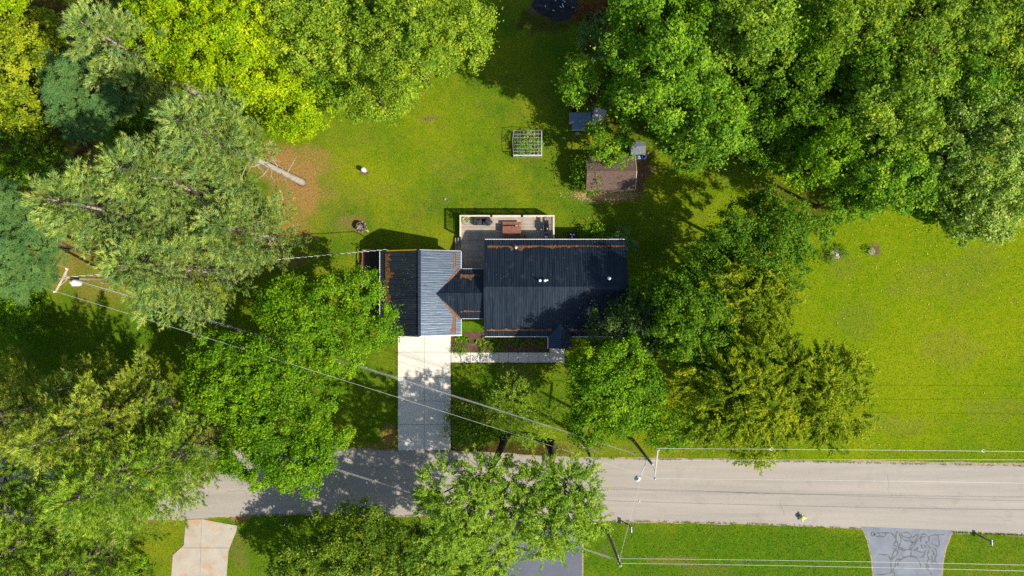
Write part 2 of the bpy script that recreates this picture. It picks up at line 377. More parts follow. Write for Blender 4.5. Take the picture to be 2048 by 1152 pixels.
def kites(rng, c, n, d, L, W):
    """leaf kites: centre c, normal n, long direction d (made orthogonal), length L, width W"""
    d = norm(d - n * np.sum(d * n, -1, keepdims=True)); s = np.cross(n, d)
    L = L[:, None]; W = W[:, None]
    return np.stack([c - d*L*0.5, c + s*W*0.5 - d*L*0.05 - n*L*0.06, c + d*L*0.5, c - s*W*0.5 - d*L*0.05 - n*L*0.06], 1)
def trileaf(rng, c, n, d, L, W):
    d = norm(d - n * np.sum(d * n, -1, keepdims=True)); s = np.cross(n, d)
    L = L[:, None]; W = W[:, None]; k = rng.uniform(-0.3, 0.3, (len(c), 1))
    return np.stack([c - d*L*0.42 + s*W*(0.5 + k), c + d*L*(0.58 - abs(k)*.3) + s*W*k*.5, c - d*L*0.36 - s*W*(0.5 - k)], 1)
def rdir(rng, n):
    return norm(rng.normal(size=(n, 3)))

DENS = 1.18
def dec_crown(rng, rx, ry, rz, dens=420, leaf=0.20, nl=None, mode='round', loose=1.0, narrow=0.72):
    """broadleaf crown about the origin; returns leaf polygons, rnd, lobe centres"""
    rm = (rx + ry) / 2
    nl = nl or int(max(7, min(34, 5 + rm * rm * 0.62)))
    i = np.arange(nl) + 0.5
    zc = 1 - 1.25 * i / nl; th = i * 2.39996 + rng.uniform(0, 6.28) + rng.normal(0, 0.25, nl)
    rr = np.sqrt(np.maximum(0, 1 - zc * zc)); dirs = np.stack([rr*np.cos(th), rr*np.sin(th), zc], 1)
    dist = rng.uniform(0.42, 0.80, nl)
    lc = dirs * dist[:, None] * np.array([rx, ry, rz]) ; lr = rng.uniform(0.62, 1.25, nl) * rm * 1.05 / math.sqrt(nl) + 0.25
    # clusters on the lobes
    dens = dens * DENS; leaf = leaf * 0.90; area = math.pi * rx * ry; ncl = int(area * (3.9 if mode == 'round' else 7.5)) + 30
    li = rng.choice(nl, ncl * 3, p=(lr**2) / np.sum(lr**2))
    d = rdir(rng, ncl * 3); d[:, 2] = np.abs(d[:, 2]) * np.where(rng.random(ncl * 3) < 0.8, 1, -0.6)
    cc = lc[li] + d * lr[li][:, None] * rng.uniform(0.72, 1.12, ncl * 3)[:, None] * np.array([1.08, 1.08, 0.8])
    # drop clusters deep inside other lobes
    keep = np.ones(len(cc), bool)
    for k in range(nl):
        q = np.linalg.norm((cc - lc[k]) / np.array([1.08, 1.08, 0.8]), axis=1)
        keep &= (q > lr[k] * 0.66) | (li == k)
    cc, d, li = cc[keep][:ncl], d[keep][:ncl], li[keep][:ncl]
    ncl = len(cc); nlf = int(area * dens); per = max(8, nlf // max(ncl, 1))
    crnd = np.clip(rng.normal(0.45, 0.16, ncl) + (lr[li] * 0) + rng.normal(0, 0.10, nl)[li], 0, 1)
    ci = np.repeat(np.arange(ncl), per); n = len(ci)
    out = norm(d[ci] + np.array([0, 0, 0.55]))
    if mode == 'round':
        cr = (0.24 + 0.66 * rng.random(ncl) ** 1.3) * loose; sq = rng.uniform(0.75, 1.3, (ncl, 3)) * np.array([1, 1, 0.75])
        u = norm(rdir(rng, n) + out * 0.95); stray = rng.random(n) < 0.14
        rad = cr[ci] * np.where(stray, rng.uniform(0.9, 1.9, n), rng.uniform(0.5, 1.1, n))
        c = cc[ci] + u * rad[:, None] * sq[ci] + rng.normal(size=(n, 3)) * 0.06
        nrm = norm(u * 0.9 + rdir(rng, n) * 0.7 + np.array([0, 0, 0.25])); ld = rdir(rng, n) + out * 0.3
        L = rng.uniform(0.55, 1.4, n) * leaf; W = L * rng.uniform(narrow - 0.15, narrow + 0.25, n)
    else:   # sprays: leaves along outward, drooping twigs
        tw = norm(d * np.array([1, 1, 0.35]) + rdir(rng, ncl) * 0.45 + np.array([0, 0, 0.05])); tl = rng.uniform(0.6, 1.5, ncl) * loose
        s = rng.uniform(-0.25, 1, n)
        c = cc[ci] + tw[ci] * (s * tl[ci])[:, None] + np.array([0, 0, -0.30]) * (np.maximum(s, 0)**2 * tl[ci])[:, None] + rng.normal(size=(n, 3)) * 0.085
        nrm = norm(np.array([0, 0, 0.9]) + rdir(rng, n) * 0.75 + out * 0.25); ld = tw[ci] + rdir(rng, n) * 0.55
        L = rng.uniform(0.6, 1.35, n) * leaf; W = L * rng.uniform(0.3, 0.6, n)
    rnd = np.clip(crnd[ci] + rng.normal(0, 0.22, n), 0, 1)
    return trileaf(rng, c, nrm, ld, L, W), rnd, lc, lr

def limbs(trunk_pts, r0, targets, rng, zc):
    """tapered trunk with limbs reaching to the lobes"""
    mb = MB(); n = len(trunk_pts)
    mb.tube(trunk_pts, [r0 * (1.35 if k == 0 else 1 - 0.62 * k / (n - 1)) for k in range(n)], 8)
    tp = [Vector(p) for p in trunk_pts]
    for t in targets:
        t = Vector(t); k = rng.uniform(0.5, 0.98); idx = k * (n - 1); a = int(min(idx, n - 2)); s = tp[a].lerp(tp[a+1], idx - a)
        m = s.lerp(t, 0.5) + Vector((rng.normal(0, .25), rng.normal(0, .25), rng.normal(0.25, .2)))
        m2 = s.lerp(t, 0.8) + Vector((rng.normal(0, .2), rng.normal(0, .2), rng.normal(0.1, .15)))
        r = r0 * 0.36
        mb.tube([s, m, m2, t], [r, r * 0.65, r * 0.4, r * 0.15], 5, caps=False)
        for q in range(2):
            e = m2 + Vector((rng.normal(0, .9), rng.normal(0, .9), rng.normal(0.4, .4)))
            mb.tube([m2, m2.lerp(e, .5) + Vector((0, 0, .1)), e], [r * 0.35, r * 0.22, r * 0.06], 4, caps=False)
    return mb

TREES = []
def broadleaf(name, label, cx, cy, rx, ry, h, mat, base=None, low=0.36, dens=420, leaf=0.20, mode='round', loose=1.0, bark='bark', seed=0, cat='tree', group=None, nl=None, narrow=0.72, trunk=None):
    """cx..ry: crown ellipse in photo pixels, h: tree height in metres"""
    rng = np.random.default_rng(seed + int(cx * 7 + cy * 13))
    zc = h * (0.5 + low / 2); rz = (h - h * low) / 2 * 0.92
    c = P(cx, cy, zc); k = S * (H - zc) / H
    RX, RY = rx * k, ry * k
    b = P(*base) if base else Vector((c.x, c.y, 0))
    root = empty(name, (b.x, b.y, 0))
    v, rnd, lc, lr = dec_crown(rng, RX, RY, rz, dens, leaf, nl, mode, loose, narrow)
    o = np.array([c.x - b.x, c.y - b.y, zc]); v = v + o
    v[:, :, 2] = np.maximum(v[:, :, 2], 0.05)
    ob = link(bpy.data.objects.new('crown', np_mesh('crown', v, 3, LM[mat], rnd))); ob.parent = root
    t = trunk or max(0.12, h * 0.020)
    top = Vector((o[0], o[1], zc + rz * 0.25)); 
    tp = [Vector((0, 0, -0.1)), Vector((o[0]*.06, o[1]*.06, h*.14)), Vector((o[0]*.35, o[1]*.35, h*.32)), Vector((o[0]*.75, o[1]*.75, zc*.8)), top]
    nt_ = len(lc); sel = [tuple(lc[q] * 0.92 + o) for q in range(nt_)]
    limbs(tp, t, sel, rng, zc).build('trunk', M[bark], root, True)
    tag(root, label, cat, group); TREES.append(root); return root

def tufts(rng, pos, d, n=12, L=0.30, W=0.048, spread=0.70):
    pos = np.repeat(np.asarray(pos), n, 0); d = np.repeat(np.asarray(d), n, 0); N = len(pos)
    a = norm(d + rdir(rng, N) * spread); l = (rng.uniform(0.7, 1.25, N) * L)[:, None]
    s = norm(np.cross(a, rdir(rng, N))) * W * 0.5
    p = pos + rng.normal(size=(N, 3)) * 0.035
    return np.stack([p - s, p + s, p + a * l], 1)
def pine(label, base, h, Rm, mat, lean=(0, 0), seed=0, t0=0.30, nb=110, bark='bark_pale', group=None, plume=1.0, dead=10, ntuft=11):
    rng = np.random.default_rng(seed + 1000)
    b = P(*base); root = empty('pine_tree', (b.x, b.y, 0))
    def axis(z):
        t = z / h; return np.array([lean[0] * t, lean[1] * t, z])
    trunk = MB(); trunk.tube([axis(h*t) if t > 0 else (0, 0, -.1) for t in (0, .04, .2, .45, .7, .9, 1.0)],
                             [h*.0175, h*.014, h*.0115, h*.0085, h*.006, h*.003, h*.001], 9)
    pos = []; dr = []; rn = []; brm = MB()
    for i in range(nb):
        t = t0 + (1 - t0) * ((i + rng.uniform(0, 1)) / nb) ** 0.85
        z = t * h; az = i * 2.39996 + rng.normal(0, .35)
        L = Rm * min(1.0, (1 - t) ** 0.75 * 1.35 + 0.10) * rng.uniform(0.65, 1.12)
        if t < t0 + 0.12: L *= rng.uniform(0.6, 1)
        hd = np.array([math.cos(az), math.sin(az), 0]); sd = np.array([-hd[1], hd[0], 0])
        el = 0.06 + 0.5 * max(0, t - 0.5) + rng.normal(0, .05); p0 = axis(z)
        def bp(s): return p0 + hd * L * s + np.array([0, 0, L * (el * s + 0.17 * s * s)]) + sd * L * 0.06 * math.sin(s * 3 + i)
        brn = rng.normal(0.45, 0.15)
        brm.tube([bp(s) for s in (0, .4, .75, 1)], [h*.0022 + L*.0055, L*.005, L*.003, .006], 4, caps=False)
        ns = int(4 + L * 2.0)
        for j in range(ns):
            s = 0.26 + 0.74 * (j + rng.uniform(0, 1)) / ns
            side = 1 if j % 2 else -1
            bl = (0.34 * L * (1 - s) + 0.60) * rng.uniform(0.65, 1.25) * plume
            ang = rng.uniform(0.30, 0.80); dd = hd * math.cos(ang) + sd * side * math.sin(ang) + np.array([0, 0, 0.30 + rng.normal(0, .16)])
            if s > 0.93: dd = hd + np.array([0, 0, 0.35]) + sd * rng.normal(0, .25)
            dd = dd / np.linalg.norm(dd); q0 = bp(s); nt_ = max(3, int(bl / 0.145)); prn = rng.normal(0, .13)
            for k in range(nt_):
                u = (k + 0.6) / nt_
                if u < 0.25 and bl > 0.8: continue
                pos.append(q0 + dd * bl * u + np.array([0, 0, .10 * bl * u * u]) + rng.normal(size=3) * 0.05)
                dr.append(dd + np.array([0, 0, 0.42])); rn.append(brn + prn + (u - .6) * .35 + rng.normal(0, .08))  # lighter towards the plume end: sunlit tips put into the needle colour
    trunk.build('trunk', M[bark], root, True); tag(brm.build('branches', M['bark'], root), kind='stuff')
    if dead:
        for q in range(dead):
            dm = MB(); z = h * rng.uniform(0.14, t0 + 0.12); az = rng.uniform(0, 6.28); L = Rm * rng.uniform(0.2, 0.5); p0 = Vector(axis(z))
            e = p0 + Vector((math.cos(az) * L, math.sin(az) * L, rng.uniform(-.3, .9)))
            mid = p0.lerp(e, .5) + Vector((rng.normal(0, .1), rng.normal(0, .1), .15))
            dm.tube([p0, mid, e], [.05, .032, .012], 4, caps=False)
            f = mid + Vector((rng.normal(0, .5), rng.normal(0, .5), .3)); dm.tube([mid, f], [.022, .008], 4, caps=False)
            dm.build('dead_branch', M['bark_pale'], root)
    v = tufts(rng, np.array(pos), norm(np.array(dr)), ntuft)
    rnd = np.clip(np.repeat(np.array(rn), ntuft) + rng.normal(0, .13, len(v)), 0, 1)
    ob = link(bpy.data.objects.new('crown', np_mesh('crown', v, 3, LM[mat], rnd))); ob.parent = root
    tag(root, label, 'pine tree', group); TREES.append(root); return root

def pinnate(label, cx, cy, rx, ry, h, mat, seed=0, frond=0.62):
    """tree with rosettes of long compound leaves"""
    rng = np.random.default_rng(seed + 500)
    zc = h * 0.7; rz = h * 0.27; c = P(cx, cy, zc); k = S * (H - zc) / H; RX, RY = rx * k, ry * k
    root = empty('ailanthus_tree', (c.x, c.y, 0))
    nl = int(9 + RX * RY * 0.5); i = np.arange(nl) + .5; z = 1 - 1.15 * i / nl; th = i * 2.39996
    rr = np.sqrt(np.maximum(0, 1 - z*z)); dirs = np.stack([rr*np.cos(th), rr*np.sin(th), z], 1)
    lc = dirs * rng.uniform(.45, .8, nl)[:, None] * np.array([RX, RY, rz]); lr = rng.uniform(.7, 1.2, nl) * (RX+RY) / 2 * 1.0 / math.sqrt(nl) + .3
    nc = int(math.pi * RX * RY * 5.5); li = rng.integers(0, nl, nc); d = rdir(rng, nc); d[:, 2] = np.abs(d[:, 2])
    cc = lc[li] + d * lr[li][:, None] * rng.uniform(.75, 1.1, nc)[:, None]
    crnd = np.clip(rng.normal(.45, .17, nc), 0, 1); vs = []; rn = []
    nf = 8
    ci = np.repeat(np.arange(nc), nf); n = len(ci); az = rng.uniform(0, 6.28, n)
    fd = norm(np.stack([np.cos(az), np.sin(az), rng.uniform(-.1, .35, n)], 1) + d[ci] * .35); L = rng.uniform(.7, 1.2, n) * frond
    for j in range(7):
        s = 0.22 + 0.78 * j / 6
        p = cc[ci] + fd * (L * s)[:, None] + np.array([0, 0, -.28]) * (L * s * s)[:, None]
        for side in ((-1, 1) if j < 6 else (0,)):
            sv = norm(np.cross(np.array([0, 0, 1.0]), fd)) * side
            ld = norm(sv + fd * (.55 if side else 1)); w = rng.uniform(.85, 1.15, n) * frond * (.34 - .13 * abs(s - .45))
            nn = norm(np.array([0, 0, 1.0]) + rdir(rng, n) * .35)
            vs.append(kites(rng, p + ld * (w * .5)[:, None], nn, ld, w, w * .36)); rn.append(np.clip(crnd[ci] + rng.normal(0, .1, n), 0, 1))
    v = np.concatenate(vs) + np.array([0, 0, zc]); rnd = np.concatenate(rn)
    ob = link(bpy.data.objects.new('crown', np_mesh('crown', v, 4, LM[mat], rnd))); ob.parent = root
    limbs([(0, 0, -.1), (0, 0, h*.1), (.1, .1, h*.3), (0, 0, h*.6)], h*.016, [tuple(q + np.array([0, 0, zc])) for q in lc], rng, zc).build('trunk', M['bark'], root, True)
    tag(root, label, 'tree'); TREES.append(root); return root

def strip_mesh(top, bot, z, zb=None):
    mb = MB(); n = len(top)
    vs = [(p[0], p[1], z) for p in top] + [(p[0], p[1], z) for p in bot]
    mb.add(vs, [(i, i + n, i + n + 1, i + 1) for i in range(n - 1)]); return mb
def struct(o): o['kind'] = 'structure'; return o

# ================================================================== THE SETTING
ROAD_TOP = [(-1400, 914), (-400, 904), (0, 902), (400, 900), (715, 899), (900, 904), (1150, 917), (1500, 921), (2048, 932), (2600, 945), (3600, 968)]
ROAD_BOT = [(-1400, 1052), (-400, 1044), (0, 1042), (380, 1037), (480, 1031), (640, 1027), (1220, 1041), (1500, 1047), (1727, 1057), (1900, 1064), (2048, 1070), (2600, 1086), (3600, 1116)]
def edge_y(pl, x): return np.interp(x, [p[0] for p in pl], [p[1] for p in pl])
DRIVE = (795, 902, 667, 901)
BLUE_DRIVE = [(1722, 1053), (1729, 1062), (1737, 1082), (1745, 1118), (1749, 1160), (1751, 1400), (1880, 1400), (1882, 1150), (1884, 1125), (1890, 1096), (1900, 1070), (1908, 1061)]
DARK_DRIVE = [(985, 1034), (1164, 1037), (1163, 1400), (955, 1400), (975, 1150)]
OLD_DRIVE = [(372, 1039), (404, 1038), (440, 1045), (474, 1051), (473, 1062), (463, 1086), (457, 1102), (453, 1152), (451, 1400), (341, 1400), (343, 1150), (346, 1110), (368, 1090)]
def in_poly(px, py, poly):
    c = np.zeros(px.shape, bool); n = len(poly)
    for i in range(n):
        x1, y1 = poly[i]; x2, y2 = poly[(i + 1) % n]
        if y1 == y2: continue
        c ^= ((y1 > py) != (y2 > py)) & (px < (x2 - x1) * (py - y1) / (y2 - y1) + x1)
    return c
def blob(px, py, lst, seed, warp=0.5, soft=0.45):
    w = (fbm(px / 28, py / 28, seed) - 0.5) * 2 * warp + (fbm(px / 7, py / 7, seed + 9) - 0.5) * 0.5 * warp
    r = np.zeros(px.shape)
    for (x, y, rx, ry, s) in lst:
        d = np.sqrt(((px - x) / rx) ** 2 + ((py - y) / ry) ** 2) + w
        r = np.maximum(r, s * np.clip((1.15 + (soft - .45) * .5 - d) / soft, 0, 1))
    return r
def masks(px, py):
    m = {}
    m['needle'] = blob(px, py, [(625, 325, 50, 48, .58), (600, 385, 58, 55, .72), (585, 455, 45, 55, .62), (570, 520, 50, 30, .6), (665, 320, 50, 50, .30), (520, 470, 60, 80, .6), (600, 350, 40, 40, .85), (560, 330, 60, 50, .8),
                                (310, 880, 120, 90, .7), (200, 950, 200, 150, .6), (200, 420, 260, 190, .55), (780, 870, 22, 30, .7), (750, 893, 50, 9, .6),
                                (480, 1036, 18, 8, .9), (960, 835, 40, 16, .5)], 3, .5, 1.0)
    m['litter'] = blob(px, py, [(632, 130, 62, 62, 1), (600, 170, 45, 35, 1), (1110, 38, 80, 34, .55), (1195, 30, 40, 60, .6), (230, 60, 60, 90, .8), (60, 290, 120, 90, .9), (150, 120, 260, 150, .7),
                                (1400, 150, 260, 190, .75), (1750, 200, 320, 200, .75), (1600, 400, 140, 60, .5), (1000, 905, 160, 26, .7), (490, 850, 120, 60, .7), (1400, 640, 130, 70, .6), (610, 770, 30, 30, .6)], 11, .6)
    m['soil'] = blob(px, py, [(1283, 352, 13, 45, .95), (1262, 394, 40, 11, .6), (1190, 395, 55, 14, .6), (712, 455, 12, 14, .5), (727, 345, 9, 8, .8), (895, 400, 10, 14, .35), (1672, 510, 22, 16, .8), (1748, 500, 15, 14, .8),
                              (940, 655, 10, 6, .3), (1110, 20, 70, 18, .7), (1300, 340, 20, 10, .5), (1265, 1058, 5, 5, .7), (1207, 1105, 10, 14, .5), (1964, 1076, 12, 5, .6)], 21, .6)
    m['dry'] = blob(px, py, [(860, 235, 34, 12, .75), (700, 290, 80, 60, .3), (675, 400, 60, 70, .34), (700, 445, 26, 24, .8), (880, 300, 60, 60, .25), (880, 395, 40, 40, .3), (1440, 340, 40, 40, .3),
                             (1150, 330, 30, 60, .3), (1160, 895, 120, 14, .5), (1020, 760, 40, 40, .5), (1680, 540, 40, 40, .35), (1880, 560, 120, 60, .34), (1900, 700, 90, 50, .36), (1760, 850, 120, 26, .38), (1965, 520, 60, 40, .34), (1720, 640, 55, 45, .34), (2000, 820, 70, 40, .36), (900, 330, 50, 40, .34), (780, 380, 40, 30, .34), (1000, 370, 50, 30, .3), (1330, 1120, 70, 14, .5), (1420, 1140, 60, 15, .4),
                             (1345, 1115, 30, 6, .6), (480, 1100, 20, 60, .5), (1500, 340, 30, 30, .3), (380, 590, 120, 30, .5)], 31, .7)
    m['yel'] = np.clip(blob(px, py, [(1800, 640, 460, 330, 1), (1450, 390, 160, 70, .6), (800, 270, 210, 140, .5), (330, 590, 130, 30, .6)], 41, .35), 0, 1)  # yellower grass; the upper lawn blob also puts a warm glow into the colour
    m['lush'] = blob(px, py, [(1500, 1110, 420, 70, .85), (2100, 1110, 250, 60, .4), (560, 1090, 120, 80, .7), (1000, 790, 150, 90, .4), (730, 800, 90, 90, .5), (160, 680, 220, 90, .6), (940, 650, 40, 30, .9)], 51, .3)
    return m
# ground sheet: fine grid under the picture, coarse to the horizon
gx = np.concatenate([[-2500, -900, -300, -120], np.arange(-72, 72.01, 0.5), [120, 300, 900, 2500]])
gy = np.concatenate([[-2500, -900, -300, -100], np.arange(-42, 42.01, 0.5), [100, 300, 900, 2500]])
X, Y = np.meshgrid(gx, gy); nx, ny = len(gx), len(gy)
gz = np.zeros_like(X)
me = bpy.data.meshes.new('ground')
co = np.stack([X, Y, gz], -1).reshape(-1, 3)
idx = np.arange(nx * ny).reshape(ny, nx)
fq = np.stack([idx[:-1, :-1], idx[:-1, 1:], idx[1:, 1:], idx[1:, :-1]], -1).reshape(-1, 4)
me.vertices.add(len(co)); me.vertices.foreach_set('co', co.astype(np.float32).ravel())
me.loops.add(fq.size); me.loops.foreach_set('vertex_index', fq.astype(np.int32).ravel())
me.polygons.add(len(fq)); me.polygons.foreach_set('loop_start', np.arange(0, fq.size, 4, dtype=np.int32))
me.materials.append(M['lawn']); me.update()
gpx = co[:, 0] / S + 1024; gpy = 576 - co[:, 1] / S
for k, a in masks(gpx, gpy).items():
    at = me.attributes.new(k, 'FLOAT', 'POINT'); at.data.foreach_set('value', a.astype(np.float32))
struct(link(bpy.data.objects.new('ground', me)))

# road, shoulders, driveways
xs = np.concatenate([np.arange(-1400, 3600, 9.0)])
jit = (fbm(xs / 40, xs * 0, 5) - .5) * 6 + (fbm(xs / 9, xs * 0, 6) - .5) * 3
def gp(x, y): 
    q = P(x, y); return (q.x, q.y)
tops = edge_y(ROAD_TOP, xs); bots = edge_y(ROAD_BOT, xs)
struct(strip_mesh([gp(x, y - 2.5 + j * .8 - (3.0 if x > 1700 else 0)) for x, y, j in zip(xs, tops, jit)], [gp(x, y + 2.2 - j) for x, y, j in zip(xs, bots, jit)], 0.006).build('road_shoulder', M['sand']))
road = struct(strip_mesh([gp(x, y + j * .25) for x, y, j in zip(xs, tops, jit)], [gp(x, y - j * .25) for x, y, j in zip(xs, bots, jit)], 0.014).build('road', M['road']))
sx = np.arange(1100, 3000, 12.0); sj = (fbm(sx / 50, sx * 0, 8) - .5) * 3
sy = 969 + (sx - 1000) * 0.0313 + sj
strip_mesh([gp(x, y) for x, y in zip(sx, sy)], [gp(x, y + 0.45) for x, y in zip(sx, sy)], 0.018).build('seam', M['tar'], road)
rgr = random.Random(12)
def crack(x0, y0, dx, dy, n, w):
    x, y_ = x0, y0; a = []; b = []
    for i in range(n):
        ww = w * rgr.uniform(.4, 1.2); a.append(gp(x, y_)); b.append(gp(x + (ww if abs(dy) > abs(dx) else 0), y_ + (0 if abs(dy) > abs(dx) else ww)))
        x += dx * rgr.uniform(.6, 1.3) + rgr.gauss(0, abs(dy) * .45); y_ += dy * rgr.uniform(.6, 1.3) + rgr.gauss(0, abs(dx) * .22)
    strip_mesh(a, b, 0.0185).build('crack', M['tar'], road)
for (x0, y0, dx, dy, n) in ((1560, 1000, 1, 9, 5), (1765, 940, -.5, 9, 7), (1840, 1010, 9, 1.2, 9), (1465, 985, 8, .6, 12), (560, 930, 1, 9, 7), (450, 985, 8, -.5, 6), (1985, 1030, 7, 1, 8)): crack(x0, y0, dx, dy, n, .4)
def sheet(name, poly, z, mat): return struct(MB().add([(*gp(*p), z) for p in poly][::-1], [tuple(range(len(poly)))]).build(name, mat))
def grow(poly, d):
    cx = sum(p[0] for p in poly) / len(poly); return [(x + (d if x > cx else -d), y) for x, y in poly]
sheet('driveway_edge', grow(BLUE_DRIVE, 3.5), 0.010, M['sand'])
blue_drive = sheet('sealed_driveway', BLUE_DRIVE, 0.018, M['drive_blue'])
sheet('driveway_edge', grow(DARK_DRIVE, 3), 0.010, M['sand'])
sheet('asphalt_driveway', DARK_DRIVE, 0.018, M['drive_dark'])
# crack filler lines on the sealed driveway
TAR = [[(250,130),(255,85),(275,85),(300,130),(345,130),(335,95),(315,90),(262,135)], [(330,95),(412,92),(405,135),(345,130)],
 [(415,92),(470,95),(510,120),(535,190),(512,225),(530,245),(560,250)], [(545,90),(560,80),(585,110),(600,190),(580,245),(600,290),(660,300)], [(545,90),(538,140),(552,190),(565,240),(575,290)],
 [(600,100),(660,85),(720,120),(700,150),(620,130),(600,100)], [(605,140),(640,180),(690,185),(735,205),(690,160)], [(735,150),(790,110),(800,130),(770,180),(700,265),(720,275),(760,230),(800,170),(850,140),(890,135)],
 [(835,200),(832,130),(870,105),(915,130),(930,190),(890,200),(930,250),(950,270)], [(930,160),(945,125),(1030,118),(1045,180),(1045,250),(1010,240),(955,210)], [(1040,115),(1110,112)],
 [(590,265),(640,285),(700,290),(770,300),(860,325),(890,310)], [(330,340),(390,350),(450,355),(480,405),(520,300),(560,270)], [(500,265),(540,300),(560,300),(550,350),(500,390),(480,440),(490,540),(520,560),(520,600)],
 [(530,500),(545,410),(600,400),(680,370),(740,365),(800,410),(830,470),(832,500)], [(560,480),(575,425),(620,395)], [(600,330),(625,375),(680,370),(760,375),(880,378)], [(720,300),(715,350),(690,365)],
 [(300,583),(400,580),(480,560),(520,500)], [(830,240),(860,235),(890,250),(850,270),(840,240)], [(760,295),(800,265),(790,290)], [(870,300),(880,340),(840,370)],
 [(860,440),(890,460),(905,510),(940,550),(960,590)], [(930,300),(910,350),(925,400),(905,440),(930,510)], [(960,290),(985,330),(960,380),(990,430),(1005,380),(985,330)], [(1000,270),(1020,330),(1000,400),(1020,450)], [(940,400),(970,430),(960,470)]]
for ln in TAR:
    pts = [Vector((1700 + a / 5.885, 1050 + b / 5.885, 0)) for a, b in ln]
    sm = []
    for i in range(len(pts) - 1):      # Catmull-Rom
        p0, p1, p2, p3 = pts[max(i-1, 0)], pts[i], pts[i+1], pts[min(i+2, len(pts)-1)]
        for k in range(6):
            t = k / 6; sm.append(0.5 * ((2*p1) + (p2-p0)*t + (2*p0-5*p1+4*p2-p3)*t*t + (3*p1-p0-3*p2+p3)*t**3))
    sm.append(pts[-1]); a = []; b = []
    for i, p in enumerate(sm):
        d = (sm[min(i+1, len(sm)-1)] - sm[max(i-1, 0)]); d = d.normalized() if d.length > 1e-6 else Vector((1, 0, 0)); nrm = Vector((-d.y, d.x, 0))
        w = 1.0 + 0.45 * math.sin(i * 0.7 + ln[0][0])
        a.append(gp(*(p + nrm * w)[:2])); b.append(gp(*(p - nrm * w)[:2]))
    strip_mesh(a, b, 0.0225 + 0.0004 * (TAR.index(ln) % 9)).build('tar_line', M['tar'], blue_drive)
# concrete driveway of the house: slabs with open joints
drive = struct(MB().box(P(795, 0).x, P(902, 0).x, P(0, 901).y, P(0, 667).y, -0.05, 0.012).build('driveway', M['joint']))
jx = [795.5, 848.5, 901.5]; jy = [667, 704, 755, 802, 849, 900.5]
for i in range(2):
    for j in range(5):
        a = P(jx[i], jy[j]); b = P(jx[i+1], jy[j+1]); g = 0.013
        MB().bevbox(a.x+g, b.x-g, b.y+g, a.y-g, 0.0, 0.055 + random.uniform(-.004, .004), 0.012).build('slab', M['concrete'], drive)
walk = struct(MB().box(P(902.3, 0).x, P(1128, 0).x, P(0, 724.5).y, P(0, 705.5).y, -0.05, 0.010).build('walkway', M['joint']))
wx = [902, 920.6, 940.6, 960.7, 979.4, 997.6, 1016.7, 1036.5, 1056, 1076, 1098.8]
for i in range(10):
    a = P(wx[i], 705); b = P(wx[i+1], 725); g = 0.012
    MB().bevbox(a.x+g, b.x-g, b.y, a.y, 0.0, 0.05 + random.uniform(-.004, .004), 0.012).build('slab', M['concrete'], walk)
a = P(1099, 694); b = P(1129, 725); MB().bevbox(a.x+.012, b.x, b.y, a.y, 0, 0.052, .012).build('slab', M['concrete'], walk)
# neighbour's old concrete drive, four slabs
od = sheet('concrete_driveway', OLD_DRIVE, 0.012, M['joint'])
def clip(poly, f):   # Sutherland-Hodgman against f>=0
    out = []
    for i in range(len(poly)):
        p, q = poly[i], poly[(i+1) % len(poly)]; a, b = f(p), f(q)
        if a >= 0: out.append(p)
        if (a >= 0) != (b >= 0): t = a / (a - b); out.append((p[0]+(q[0]-p[0])*t, p[1]+(q[1]-p[1])*t))
    return out
for (fx, fy) in ((-1, -1), (1, -1), (-1, 1), (1, 1)):
    p = clip(OLD_DRIVE, lambda q: fx * (q[0] - 403.5 + (q[1] - 1040) * 0.03) - .3); p = clip(p, lambda q: fy * (q[1] - 1095.5) - .3)
    if fy > 0:
        p2 = clip(p, lambda q: q[1] - 1190.3); p = clip(p, lambda q: 1189.7 - q[1])
        MB().prism([gp(*q) for q in p2][::-1], 0, 0.05).build('slab', M['concrete_old'], od)
    MB().prism([gp(*q) for q in p][::-1], 0, 0.05 + random.uniform(-.004, .004)).build('slab', M['concrete_old'], od)
# mulch bed in front of the house
BED = [(903, 671), (926, 671), (928, 664), (970, 664), (972, 668), (1098, 668), (1098, 704), (903, 704)]
bed = MB(); bx = []
struct(sheet('mulch_bed', BED, 0.02, M['mulch']))

# ================================================================== THE HOUSE
house = tag(empty('house', (0, 0, 0)), 'low house with black ribbed metal roofs, garage wing and linking breezeway', 'house')
EH = 2.8
def slope(parent, mat, O, U, V, s, length, vfun, npan, name='roof_panel'):
    """standing ribbed metal panels: O ridge start, U along the ridge, V horizontal downhill, s pitch, vfun(u) horizontal run"""
    O = Vector(O); U = Vector(U); V = Vector(V); nrm = (Vector((0, 0, 1)) + V * s).normalized(); w = length / npan
    for k in range(npan):
        u0 = k * w; prof = [(u0 + 0.002, 0)]
        for q in range(4):
            c = u0 + (q + .5) * w / 4
            prof += [(c - .036, 0), (c - .016, .032), (c + .016, .032), (c + .036, 0)]
        prof.append((u0 + w - 0.002, 0)); vs = []; n = len(prof)
        for lvl in (0, 1):
            for (u, hh) in prof:
                v = 0.0 if lvl == 0 else vfun(u)
                vs.append(O + U * u + V * v - Vector((0, 0, s * v)) + nrm * hh)
        fs = [(i, i + n, i + n + 1, i + 1) for i in range(n - 1)]
        if (U.cross(V)).z > 0: fs = [f[::-1] for f in fs]
        fs = [f[::-1] for f in fs]
        MB().add(vs, fs).build(name, mat, parent)
def deckslab(parent, pts, t=0.12):
    n = len(pts); vs = [Vector(p) - Vector((0, 0, .012)) for p in pts] + [Vector(p) - Vector((0, 0, t)) for p in pts]
    MB().add(vs, [tuple(range(n)), tuple(range(2*n-1, n-1, -1))] + [(i, i+n, (i+1) % n + n, (i+1) % n) for i in range(n)]).build('roof_deck', M['siding'], parent)
